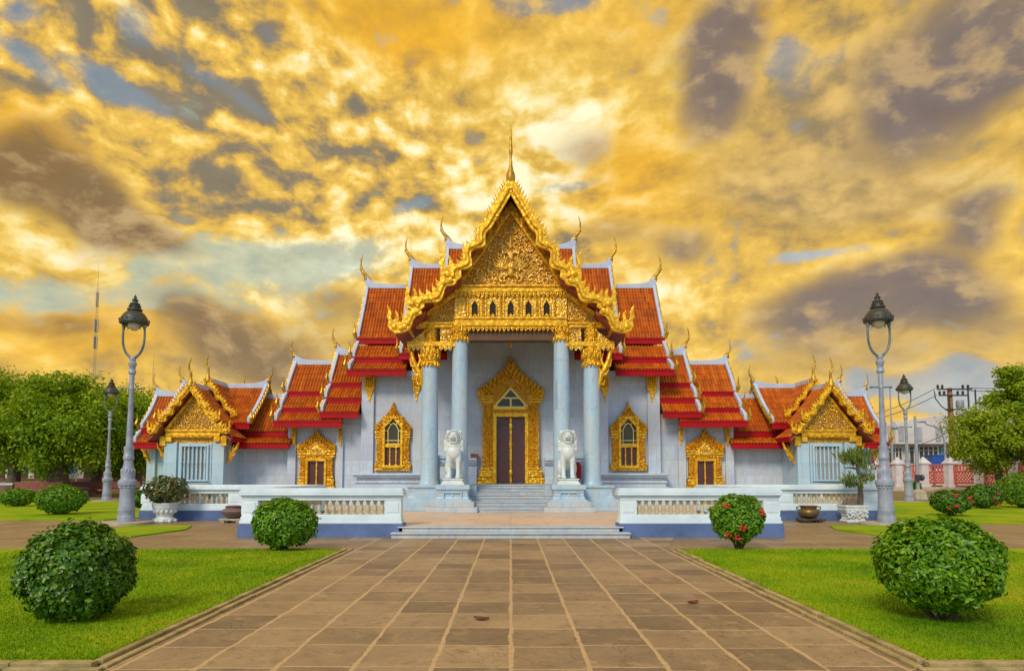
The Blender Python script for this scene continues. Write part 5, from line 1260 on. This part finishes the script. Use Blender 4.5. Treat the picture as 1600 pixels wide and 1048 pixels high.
for i, (cx, ty, wp, Y, lab) in enumerate(((60, 600, 300, 66, 'darker tree crown filling the gap behind the left row of trees'), (190, 630, 240, 68, 'dark tree low behind the left pavilion'))):
    x, y, h, rw = tree_px(cx, ty, wp, Y); tree('broadleaf_tree', lab, x, y, h, (rw, rw * .5), 30 + i, TREEM, 11000, .42, .4, .3, 50, LT, .16)
x, y, h, rw = tree_px(1560, 634, 130, 46); tree('broadleaf_tree', 'yellow green spreading tree beyond the red fence on the right', x, y, h, (rw * 1.15, rw), 41, TREEL, 20000, .19, .25, .45, 44, None, .22)
x, y, h, rw = tree_px(1612, 640, 110, 44); tree('broadleaf_tree', 'leafy tree cut by the right edge of the photo', x, y, h, (rw, rw), 43, TREEL, 14000, .19, .25, .45, 36, None, .22)
x, y, h, rw = tree_px(1604, 566, 92, 62); tree('broadleaf_tree', 'tall dark tree at the right edge rising above the yellow green tree', x, y, h, (rw, rw), 42, TREEM, 14000, .30, .3, .5, 46, None, .48)

# ------------------------------------------------------------------ pots, bowls and the potted tree
POTM = simple('white carved pot', (0.72, 0.76, 0.75), (0.56, 0.62, 0.62), 9, .5, 0, .8, 14)
def on(cx, by, Y=None): Y = Y or 1500 / (by - 740); return AX(cx, by, Y), Y
x, y = on(257, 815, 20.2)
pt = thing('flower_pot', 'white carved footed pot before the left rear balustrade', 'pot', (x, y, 0))
m = MB(); k = .0202
m.lathe(x, y, [(.30, .0), (.33, .02), (.33, .10), (.25, .14), (.23, .17), (.27, .27), (.33, .40), (.37, .48), (.36, .53), (.38, .56), (.37, .60), (.33, .60), (.31, .52)], 24); m.build('bowl', POTM, pt, smooth=45)
for q in range(10):
    a = 2 * math.pi * q / 10; m = MB(); m.ell((x + .32 * math.cos(a), y + .32 * math.sin(a), .04), (.06, .06, .06), 8, 6); m.build('foot', POTM, pt, smooth=60)
m = MB()
for q in range(14):
    a = 2 * math.pi * q / 14; m.ell((x + .30 * math.cos(a), y + .30 * math.sin(a), .34), (.05, .05, .07), 6, 5)
m.build('carved_band', POTM, pt, smooth=60)
LEAFP = leaf_mat('mixed green and rust leaf', [(0.0, (0.05, 0.10, 0.02)), (0.5, (0.11, 0.16, 0.04)), (0.8, (0.24, 0.17, 0.05)), (1.0, (0.42, 0.20, 0.08))], .5, .2, 4, .3)
pb = bush('bushy plant with rust tinged leaves in the white pot', x, y, 1.15, .92, 900, .15, LEAFP, 50, z0=.50, stem=.10, ragged=.22, group=None, asp=.5, name='potted_plant', cat='plant')
def bowl(label, x, y, prof, mat, stand, soil, name):
    b = thing(name, label, 'bowl', (x, y, 0))
    m = MB(); m.lathe(x, y, prof, 28); m.build('vessel', mat, b, smooth=50)
    m = MB(); m.lathe(x, y, [(.02, soil[1]), (soil[0], soil[1]), (soil[0] * .7, soil[1] + .05), (.02, soil[1] + .06)], 20); m.build('filling', simple(name + ' filling', (0.30, 0.11, 0.06), (0.2, .08, .04), 9, .9, 0, .6, 20), b, smooth=50)
    return b
x, y = on(365, 814, 20.1)
b = bowl('dark clay bowl on a pale stand before the left rear balustrade', x, y, [(.12, .13), (.22, .15), (.36, .29), (.375, .34), (.34, .39), (.25, .43), (.23, .46), (.27, .50), (.25, .50), (.21, .46)], simple('dark clay', (0.13, 0.10, 0.10), (0.20, 0.12, 0.09), 5, .5), None, (.24, .47), 'clay_bowl')
m = MB(); m.box(x - .34, x + .34, y - .3, y + .3, .07, .12)
for sx in (-1, 1):
    for sy in (-1, 1): m.box(x + sx * .3, x + sx * .18, y + sy * .27, y + sy * .16, 0, .07)
m.build('stand', STONE, b, bevel=.01)
x, y = on(1264, 814, 20.2)
b = bowl('bronze incense bowl on a low dark stand before the right rear balustrade', x, y, [(.10, .12), (.2, .14), (.27, .20), (.315, .29), (.31, .35), (.26, .40), (.23, .42), (.24, .46), (.28, .50), (.26, .51), (.20, .46)], simple('green bronze', (0.17, 0.15, 0.06), (0.24, 0.13, 0.05), 6, .38, .6), None, (.23, .46), 'bronze_bowl')
m = MB(); m.box(x - .30, x + .30, y - .26, y + .26, .06, .11)
for sx in (-1, 1): m.tube([(x + sx * .22, y - .2, .09), (x + sx * .36, y - .22, .07), (x + sx * .42, y - .22, .10)], [.05, .05, .03], 8); m.box(x + sx * .3, x + sx * .2, y + .1, y + .24, 0, .06); m.box(x + sx * .3, x + sx * .2, y - .24, y - .1, 0, .06)
m.build('stand', simple('dark bronze stand', (0.10, 0.07, 0.05), None, 6, .5, .4), b, bevel=.012)
for sx in (-1, 1):
    m = MB(); m.tube([(x + sx * .29, y, .36), (x + sx * .37, y, .40), (x + sx * .38, y, .46), (x + sx * .30, y, .47)], .02, 6); m.build('handle', simple('bronze handle', (0.2, 0.14, 0.05), None, 6, .4, .6), b, smooth=50)
x, y = on(1333, 814, 20.1)
pl = thing('stone_planter', 'white carved square planter before the right rear balustrade', 'planter', (x, y, 0))
m = MB(); m.sqlathe(x, y, [(.30, .0), (.31, .05), (.27, .09), (.25, .16), (.28, .27), (.34, .37), (.35, .41), (.33, .44), (.36, .47), (.36, .54)], 1, .8); m.build('trough', POTM, pl, bevel=.012)
m = MB(); rr = random.Random(8)
for q in range(60): m.ell((x + rr.uniform(-.32, .32), y - .26 + rr.uniform(-.02, .03), rr.uniform(.14, .40)), (.035, .03, .03), 6, 4)
m.build('carving', POTM, pl, smooth=60)
m = MB(); m.box(x - .33, x + .33, y - .26, y + .26, .50, .548); m.build('soil', simple('dark soil', (0.07, .05, .035), None, 9, .9), pl)
for q in range(9):
    m = MB(); cx_, cy_ = x + rr.uniform(-.26, .12), y + rr.uniform(-.2, .1); hh = rr.uniform(.06, .2)
    m.ell((cx_, cy_, .55 + hh * .35), (rr.uniform(.06, .1), rr.uniform(.06, .1), hh), 7, 5, Matrix.Rotation(rr.uniform(-.5, .5), 3, 'Y'))
    tag(m.build('rock', simple('rough grey brown rock', (0.26, 0.19, 0.14), (0.12, 0.09, 0.07), 9, .9, 0, .9, 20), loc=(cx_, cy_, .55)), 'small rough rock set in the white planter beside the potted tree', 'rock', 'rocks in the planter')
tx, ty = x + .24, y
bt = thing('potted_tree', 'little twisted tree with tufts of long narrow leaves growing in the white planter', 'tree', (tx, ty, .55))
m = MB(); m.tube([(tx, ty, .52), (tx + .03, ty, .80), (tx + .02, ty, 1.05), (tx + .06, ty, 1.3), (tx - .02, ty, 1.55), (tx - .05, ty, 1.8), (tx - .12, ty, 2.0)], [.085, .075, .07, .06, .055, .05, .03], 9)
tk = m.build('trunk', BARK, bt, smooth=60)
for pts in ([(0, 1.12), (-.2, 1.2), (-.32, 1.24)], [(.04, 1.2), (.14, 1.28), (.2, 1.33)], [(.03, 1.5), (.2, 1.45), (.34, 1.5), (.36, 1.6)], [(-.03, 1.65), (-.3, 1.7), (-.42, 1.68), (-.48, 1.76)], [(-.06, 1.8), (-.3, 1.95), (-.4, 2.05)], [(-.08, 1.85), (.1, 2.0), (.16, 2.12)]):
    m = MB(); m.tube([(tx + a, ty, b_) for a, b_ in pts], [.03, .024, .018, .01][:len(pts)], 6); m.build('limb', BARK, tk, smooth=60)
g = np.random.default_rng(77); Ps = []; Ns = []
V = []; F = []
for cx_, cz, rx, rz, n in ((-.42, 2.02, .28, .18, 60), (-.12, 2.12, .34, .26, 110), (.14, 2.10, .26, .24, 80), (-.3, 1.88, .26, .16, 50), (.02, 1.85, .28, .2, 60), (-.34, 1.24, .26, .17, 70), (-.22, 1.38, .2, .14, 40), (.22, 1.34, .2, .16, 60), (.34, 1.62, .08, .06, 14), (-.16, 1.1, .18, .12, 30)):
    for q in range(n):
        o = np.array([tx + cx_ + g.normal() * rx * .38, ty + g.normal() * .2, cz - rz * .45 + g.normal() * rz * .3]); d = np.array([g.normal() * .7, g.normal() * .6, .9 + .5 * g.random()]); d /= np.linalg.norm(d)
        b_ = np.cross(d, [g.normal(), g.normal(), g.normal()]); b_ /= np.linalg.norm(b_) + 1e-9; L = .22 + .12 * g.random(); w = .022
        i = len(V); V += [o, o + d * L * .5 + b_ * w, o + d * L, o + d * L * .5 - b_ * w]; F += [(i, i + 1, i + 2), (i, i + 2, i + 3)]
link('foliage', np_mesh('foliage', np.array(V) - np.array(OFF[bt.name]), np.array(F)), leaf_mat('long narrow leaf', [(0.0, (0.05, 0.11, 0.012)), (0.5, (0.12, 0.19, 0.02)), (1.0, (0.30, 0.33, 0.06))], .5, .25, 3, .3), bt)
# cloths seen behind the potted tree
cl = thing('cloth_pole', 'blue and pink cloths with a pale knob on a stick behind the potted tree', 'cloth pole', (AX(1358, 730, 24.5), 24.5, .03)); x, y = AX(1358, 730, 24.5), 24.5
m = MB(); m.tube([(x, y, .0), (x, y, 2.5)], .02, 6); m.ell((x, y, 1.72), (.11, .11, .13), 12, 8); m.build('stick', simple('pale stick', (0.55, .5, .42), None, 4, .6), cl, smooth=50)
def cloth(pts, z0, z1, mat, nm):
    m = MB(); vs = []; fs = []; n = 9
    for i in range(n):
        for j in range(7):
            u, v = i / (n - 1), j / 6; vs.append((pts[0] + (pts[1] - pts[0]) * u + .10 * v, y + .06 * math.sin(u * 9) + .02, z1 + (z0 - z1) * v + .05 * math.sin(u * 5)))
    for i in range(n - 1):
        for j in range(6): a = i * 7 + j; fs.append((a, a + 1, a + 8, a + 7))
    m.add(vs, fs); o = m.build(nm, mat, cl, smooth=80); sd = o.modifiers.new('thickness', 'SOLIDIFY'); sd.thickness = .008
cloth((x - .22, x + .02), 1.85, 2.42, simple('blue cloth', (0.02, 0.20, 0.40), None, 4, .8), 'blue_cloth'); cloth((x + .03, x + .16), 1.86, 2.36, simple('pink cloth', (0.45, 0.06, 0.16), None, 4, .8), 'pink_cloth')

# ------------------------------------------------------------------ beyond the right lawn
FENCER = simple('salmon red lattice', (0.54, 0.11, 0.065), (0.42, 0.08, 0.045), 3, .7)
POSTW = simple('white fence post', (0.68, 0.66, 0.68), (0.52, 0.48, 0.50), 2, .7)
def post_at(c, topy, boty=766):
    pass
fp = [(1318, 62), (1362, 60.5), (1403, 59), (1443.5, 57.5), (1485, 56), (1533, 53.5), (1588, 50), (1648, 46)]
pts = [(AX(c, 745, Y), Y) for c, Y in fp]
fn = thing('lattice_fence', 'salmon red lattice fence with pointed white posts across the right background', 'fence', (pts[3][0], pts[3][1], 0))
ZF = .35
for x, y in pts:
    m = MB(); m.sqlathe(x, y, [(.44, ZF - .4), (.44, ZF + .16), (.36, ZF + .2), (.36, ZF + 1.95), (.44, ZF + 2.0), (.46, ZF + 2.12), (.36, ZF + 2.2), (.22, ZF + 2.42), (.02, ZF + 2.7)]); m.build('post', POSTW, fn, bevel=.015)
for (x0, y0), (x1, y1) in zip(pts, pts[1:]):
    d = Vector((x1 - x0, y1 - y0, 0)); L = d.length; d.normalize(); nrm = Vector((-d.y, d.x, 0)); m = MB()
    def bar(u0, z0, u1, z1, t, dep):
        a = Vector((x0, y0, 0)) + d * u0; b_ = Vector((x0, y0, 0)) + d * u1; m.tube([(a.x, a.y, z0), (b_.x, b_.y, z1)], t, 4)
    za, zb_, zc = ZF + .1, ZF + 1.9, ZF + 1.35
    for z in (za, zb_, zc, za + .25): bar(.3, z, L - .3, z, .07, .1)
    n = max(4, int(L / .34))
    for k in range(n + 1):
        u = .38 + (L - .76) * k / n; bar(u, zc, u, zb_ + .1, .095, .1)
        if k < n:
            u2 = .38 + (L - .76) * (k + 1) / n; zs_ = [za + .25 + (zc - za - .25) * q / 3 for q in range(4)]
            for q in range(3): bar(u, zs_[q], u2, zs_[q + 1], .07, .05); bar(u2, zs_[q], u, zs_[q + 1], .07, .05)
    for k in (0, n): u = .38 + (L - .76) * k / n; bar(u, za, u, zb_, .10, .1)
    m.build('panel', FENCER, fn)
kb = MB(); 
for o, z0, z1 in ((1.0, -.02, .36), (1.9, -.02, .22), (2.9, -.02, .10)):
    for (x0, y0), (x1, y1) in zip(pts, pts[1:]):
        n = Vector((y1 - y0, -(x1 - x0), 0)).normalized(); n = n if n.y < 0 else -n
        kb.prism([(x0 + .2 * n.x, y0 + .2 * n.y), (x1 + .2 * n.x, y1 + .2 * n.y), (x1 + o * n.x, y1 + o * n.y), (x0 + o * n.x, y0 + o * n.y)], z0, z1 - .001 * o, 'z')
kb.build('kerb', STONE, kind='structure', bevel=.02)
BW = simple('pale painted concrete', (0.64, 0.60, 0.58), (0.54, 0.49, 0.46), .5, .8)
bd = thing('office_building', 'long pale two storey building with a dark window band beyond the red fence', 'building', (62, 90, 0))
m = MB(); Yb = 88
xl, xr = AX(1372, 700, Yb), AX(1600, 700, Yb); z1 = AZ(694, Yb); zt = AZ(662, Yb)
m.box(xl, xr + 20, Yb, Yb + 14, 0, z1 + .1)
m.build('lower_storey', BW, bd)
m = MB(); m.prism([(xl + 1.5, z1), (xr + 20, z1), (xr + 20, AZ(640, Yb)), (AX(1486, 648, Yb), AZ(646, Yb)), (xl + 1.5, AZ(664, Yb))], Yb - 1.6, Yb + 14, 'y'); uw = m.build('upper_wall', BW, bd)
m = MB()
LV = simple('grey louvre', (0.42, .41, .43), None, 2, .7)
for c in (1408, 1436, 1466):
    m = MB(); x = AX(c, 680, Yb - 1.6); m.box(x - .35, x + .35, Yb - 1.72, Yb - 1.598, AZ(690, Yb), AZ(668, Yb)); m.build('louvre', LV, uw)
for a, b_, y0, y1 in ((1419.5, 1464, 698, 723), (1376, 1408, 700, 726)):
    xa, xb = AX(a, 700, Yb), AX(b_, 700, Yb); m = MB(); m.box(xa, xb, Yb - .12, Yb - .004, AZ(y1, Yb), AZ(y0, Yb)); w_ = m.build('window', GLASS, bd)
    m = MB(); n = 6
    for k in range(n + 1): x = xa + (xb - xa) * k / n; m.box(x - .07, x + .07, Yb - .2, Yb - .12, AZ(y1, Yb), AZ(y0, Yb))
    m.box(xa, xb, Yb - .19, Yb - .12, AZ(y0 + 6, Yb), AZ(y0 + 5, Yb)); m.build('mullion', BW, w_)
m = MB(); x = AX(1471, 700, Yb); m.box(x - .3, x + .3, Yb - .2, Yb - .003, AZ(724, Yb), AZ(697, Yb)); m.build('downpipe', simple('blue panel', (0.12, .28, .42), None, 3, .6), bd)
m = MB(); x, y = AX(1472, 735, 72), 72; m.box(x - 1.0, x + .9, y, y + 1.6, 2.1, 3.55); m.box(x - 1.05, x + .95, y - .05, y + 1.65, 3.55, 3.65); m.box(x - .9, x - .7, y + .1, y + .3, 0, 2.1); m.box(x + .6, x + .8, y + .1, y + .3, 0, 2.1)
tag(m.build('blue_kiosk', simple('bright blue panel', (0.02, 0.10, 0.42), None, 3, .5), loc=(x, y, 0), bevel=.02), 'small bright blue box shelter between the pale building and the red fence', 'kiosk')
# utility pole with its cross arms and wires
Yu = 70; ux = AX(1488, 700, Yu)
up = thing('utility_pole', 'brown utility pole with cross arms and a transformer beyond the red fence', 'utility pole', (ux, Yu, 0))
m = MB(); m.tube([(ux, Yu, 0), (ux, Yu, AZ(606, Yu))], [.34, .24], 10); m.build('pole', simple('brown pole', (0.40, 0.19, 0.08), (0.30, 0.15, 0.07), 2, .8), up, smooth=50)
DKM = simple('dark metal', (0.07, 0.08, 0.09), None, 4, .5, .5)
for a, b_, y in ((1461, 1515, 608.5), (1464, 1507, 618), (1474, 1506, 640)):
    m = MB(); m.box(AX(a, y, Yu), AX(b_, y, Yu), Yu - .45, Yu - .25, AZ(y + 1, Yu), AZ(y - 1, Yu)); ar = m.build('cross_arm', DKM, up, bevel=.01)
    if y < 630:
        for q in (a + 1, a + 8, b_ - 14, b_ - 6):
            m = MB(); X = AX(q, y, Yu); z = AZ(y - 1, Yu); m.lathe(X, Yu - .35, [(.05, z), (.14, z + .08), (.1, z + .14), (.15, z + .2), (.1, z + .28), (.15, z + .34), (.05, z + .42)], 8); m.build('insulator', DKM, ar, smooth=40)
m = MB(); X = AX(1494, 632, Yu); m.lathe(X, Yu - .6, [(.36, AZ(638, Yu)), (.4, AZ(636, Yu)), (.4, AZ(628, Yu)), (.3, AZ(626, Yu))], 14); m.build('transformer', simple('grey transformer', (0.28, .3, .34), None, 3, .5), up, smooth=40)
for q, y0, y1 in ((1508.5, 603, 640), (1520, 609, 642), (1479.5, 618, 640)): m = MB(); X = AX(q, y0, Yu); m.tube([(X, Yu - .35, AZ(y0, Yu)), (X, Yu - .35, AZ(y1, Yu))], .09, 6); m.build('drop_rod', DKM, up)
m = MB(); m.tube([(AX(1456, 612, Yu), Yu - .4, AZ(611, Yu)), (AX(1458, 625, Yu), Yu - .4, AZ(623, Yu)), (AX(1467, 636, Yu), Yu - .4, AZ(635, Yu)), (AX(1481, 644, Yu), Yu - .4, AZ(645, Yu))], .06, 6); m.build('jumper_cable', DKM, up)
def wire(label, a, b_, sag, r=.035):
    p0 = Vector((AX(a[0], a[1], a[2]), a[2], AZ(a[1], a[2]))); p1 = Vector((AX(b_[0], b_[1], b_[2]), b_[2], AZ(b_[1], b_[2])))
    m = MB(); m.tube([tuple(p0.lerp(p1, t / 12) - Vector((0, 0, sag * 4 * t / 12 * (1 - t / 12)))) for t in range(13)], r, 5)
    tag(m.build('power_line', DKM, loc=tuple(p0)), label, 'power line', 'power lines at the utility pole')
wire('upper black power line running left from the top cross arm of the brown pole', (1461, 607, 70), (1330, 655, 86), .5)
wire('lower black power line running left from the second cross arm of the brown pole', (1464, 617, 70), (1330, 660, 86), .6)
wire('upper black power line running right from the brown pole', (1514, 606, 70), (1660, 596, 74), .3)
wire('lower black power line running right from the brown pole', (1514, 610, 70), (1660, 603, 74), .3)
wire('low slack cable crossing in front of the pale building', (1484, 674, 70), (1372, 708, 80), .5)
# other poles
def rod(name, label, cat, c, Y, ytop, r0, r1, parts=None):
    x = AX(c, 740, Y); t = thing(name, label, cat, (x, Y, 0)); m = MB(); m.tube([(x, Y, 0), (x, Y, AZ(ytop, Y))], [r0, r1], 10); p_ = m.build('pole', IRON, t, smooth=50); return t, x
t, x = rod('thin_pole', 'thin grey pole with a small square foot and dark lamp before the red fence', 'pole', 1433.5, 37.5, 650, .10, .07)
m = MB(); m.sqlathe(x, 37.5, [(.34, 0), (.3, .3), (.28, .45), (.12, .6)]); m.build('foot', STONE, t, bevel=.01)
m = MB(); m.box(x - .2, x + .2, 37.25, 37.45, 1.1, 1.45); m.ell((x + .12, 37.22, 1.28), (.12, .1, .14), 8, 6); m.build('floodlight', DKM, t, bevel=.01)
t, x = rod('street_light', 'slender grey street light with a long curved arm beyond the red fence', 'street light', 1478.5, 66, 690, .12, .1)
z = AZ(668, 66); m = MB(); m.tube([(x, 66, AZ(692, 66)), (x - .25, 66, z - .3), (x - .9, 66, z + .1), (x - 1.8, 66, z + .35), (x - 2.0, 66, AZ(659, 66))], [.1, .09, .08, .07, .06], 8); m.ell((x - 2.3, 66, AZ(658.5, 66)), (.5, .16, .12), 10, 6); m.build('arm', IRON, t, smooth=50)
t, x = rod('tall_mast', 'thin pale mast with a small hanging lamp behind the near right lamp', 'mast', 1396, 64, 606, .09, .06)
m = MB(); m.lathe(x + .2, 63.8, [(.25, AZ(671, 64)), (.35, AZ(668, 64)), (.12, AZ(664, 64)), (.05, AZ(660, 64))], 10); m.tube([(x, 64, AZ(660, 64)), (x + .2, 63.8, AZ(660, 64))], .05, 6); m.build('lamp', IRON, t, smooth=40)
# ------------------------------------------------------------------ beyond the left lawn
MASTM = simple('pale steel lattice', (0.42, 0.34, 0.22), (0.36, .30, .2), 1, .5, .3)
def radio_mast(label, c, Y, topy, w, panels):
    x = AX(c, 740, Y); h = AZ(topy, Y); t = thing('radio_mast', label, 'mast', (x, Y, 0)); m = MB(); hz = h * .88
    L = [(x + w * math.cos(a), Y + w * math.sin(a)) for a in (-1.57, .52, 2.62)]
    for q in L: m.tube([(q[0], q[1], 0), (q[0], q[1], hz)], w * .16, 5)
    n = int(hz / (w * 3.2))
    for k in range(n):
        for i in range(3): a, b_ = L[i], L[(i + 1) % 3]; m.tube([(a[0], a[1], hz * k / n), (b_[0], b_[1], hz * (k + 1) / n)], w * .08, 4)
    tw = m.build('tower', MASTM, t)
    m = MB(); m.tube([(x, Y, hz), (x, Y, h)], [w * .3, w * .1], 6); m.build('antenna', MASTM, t)
    m = MB()
    for z0, z1, o in panels:
        for a in (0, 2.1, 4.2): m.box(x + w * (o) * math.cos(a) - w * .5, x + w * o * math.cos(a) + w * .5, Y + w * o * math.sin(a) - w * .4, Y + w * o * math.sin(a) + w * .4, h * z0, h * z1)
    if panels: m.build('panel_antenna', MASTM, t)
radio_mast('tall lattice radio mast rising above the left trees', 139.5, 400, 415, .7, ((.80, .87, .7), (.68, .74, 1.4), (.60, .66, 1.4)))
radio_mast('faint thin mast just right of the near left lamp', 233, 520, 552, .7, ())
WH = simple('whitewashed wall', (0.62, 0.60, 0.54), (0.5, 0.46, 0.40), 1, .8)
t = thing('low_house', 'pale low house glimpsed between the left tree trunks', 'house', (-52, 76, 0))
m = MB(); m.box(-66, -42, 76, 84, 0, 3.0); m.build('wall', WH, t)
m = MB(); m.prism([(75.2, 2.95), (80, 4.6), (84.8, 2.95)], -66.5, -41.5, 'x'); m.build('roof', simple('red brown roof', (0.28, .10, .06), None, 2, .8), t)
m = MB()
for k in range(8): m.box(-64 + k * 2.7, -62.6 + k * 2.7, 75.9, 75.997, 1.0, 2.2)
m.build('window', GLASS, t)
def bench(label, cx, Y, w):
    x = AX(cx, 760, Y); t = thing('stone_bench', label, 'bench', (x, Y, 0), 'benches under the left trees'); m = MB(); m.box(x - w / 2, x + w / 2, Y - .25, Y + .25, .42, .52); m.build('seat', RB, t, bevel=.02)
    for sx in (-1, 1): m = MB(); m.box(x + sx * w * .38, x + sx * w * .30, Y - .2, Y + .2, 0, .42); m.build('leg', RB, t, bevel=.01)
    m = MB(); m.box(x - w / 2, x + w / 2, Y + .22, Y + .30, .6, 1.0); m.box(x - w * .36, x - w * .3, Y + .23, Y + .29, .5, .6); m.box(x + w * .36, x + w * .3, Y + .23, Y + .29, .5, .6); m.build('backrest', RB, t, bevel=.02)
RB = simple('red brown wood', (0.30, 0.09, 0.05), (0.18, .06, .04), 4, .7)
bench('red brown bench left of the thick grey trunk under the left trees', 56, 40, 3.0)
bench('red brown bench right of the thick grey trunk under the left trees', 124, 43, 2.6)
bench('red brown bench behind the near left lamp under the trees', 186, 41, 2.4)
t = thing('market_table', 'long white topped table under the trees at the left edge', 'table', (AX(12, 755, 41), 41, 0)); x = AX(12, 755, 41)
m = MB(); m.box(x - 1.3, x + .7, 40.5, 41.5, .78, .92); m.build('top', WH, t, bevel=.02)
for a in (-1.2, .6):
    for b_ in (40.6, 41.4): m = MB(); m.box(x + a - .05, x + a + .05, b_ - .05, b_ + .05, 0, .78); m.build('leg', RB, t)
m = MB(); x = AX(107, 741, 56); m.box(x - .75, x + .75, 56, 56.12, 1.1, 2.5); m.box(x - .7, x - .6, 56.02, 56.1, 0, 1.1); m.box(x + .6, x + .7, 56.02, 56.1, 0, 1.1)
sb = thing('notice_board', 'pale blue notice board on two legs right of the thick trunk', 'sign', (x, 56, 0)); m.build('frame', WH, sb)
m = MB(); m.box(x - .65, x + .65, 55.98, 56.0, 1.6, 2.42); m.build('panel', simple('sky blue board', (0.16, .42, .62), None, 3, .6), sb)
# boundary wall with a tiled coping at the far left
t = thing('boundary_wall', 'low weathered wall running behind the left trees', 'wall', (-45, 58, 0)); m = MB(); m.box(-80, -22, 58, 58.4, 0, 1.0); m.build('wall', simple('weathered brown wall', (0.26, .17, .11), (.16, .11, .08), 1, .9), t); m = MB(); m.box(-80.1, -21.9, 57.9, 58.5, 1.0, 1.1); m.build('coping', RB, t)
# litter on the path
LM = simple('dead brown leaf', (0.18, 0.07, 0.03), (.1, .05, .03), 30, .8); LR = simple('dead red leaf', (0.22, 0.03, 0.03), None, 30, .7)
def dead_leaf(label, cx, cy, L, mat, seed):
    Y = 1500 / (cy - 740); x = AX(cx, cy, Y); r = random.Random(seed); m = MB(); a = r.uniform(-.4, .4)
    vs = []; n = 7; fs = []
    for i in range(n):
        u = i / (n - 1); w = L * .32 * math.sin(math.pi * min(max(u, .04), .97)) ** .7
        for j in (-1, 0, 1): lx, ly = (u - .5) * L, j * w; vs.append((x + lx * math.cos(a) - ly * math.sin(a), Y + lx * math.sin(a) + ly * math.cos(a), .006 + .012 * abs(j) + .012 * (2 * u - 1) ** 2))
    for i in range(n - 1):
        for j in range(2): q = i * 3 + j; fs.append((q, q + 1, q + 4, q + 3))
    m.add(vs, fs); o = m.build('fallen_leaf', mat, loc=(x, Y, .006), smooth=80); o.modifiers.new('thickness', 'SOLIDIFY').thickness = .003
    tag(o, label, 'leaf', 'fallen leaves on the paving')
dead_leaf('brown fallen leaf left of centre on the near paving', 752, 963, .17, LM, 1)
dead_leaf('dark red fallen leaf right of centre on the paving', 1083, 938, .15, LR, 2)
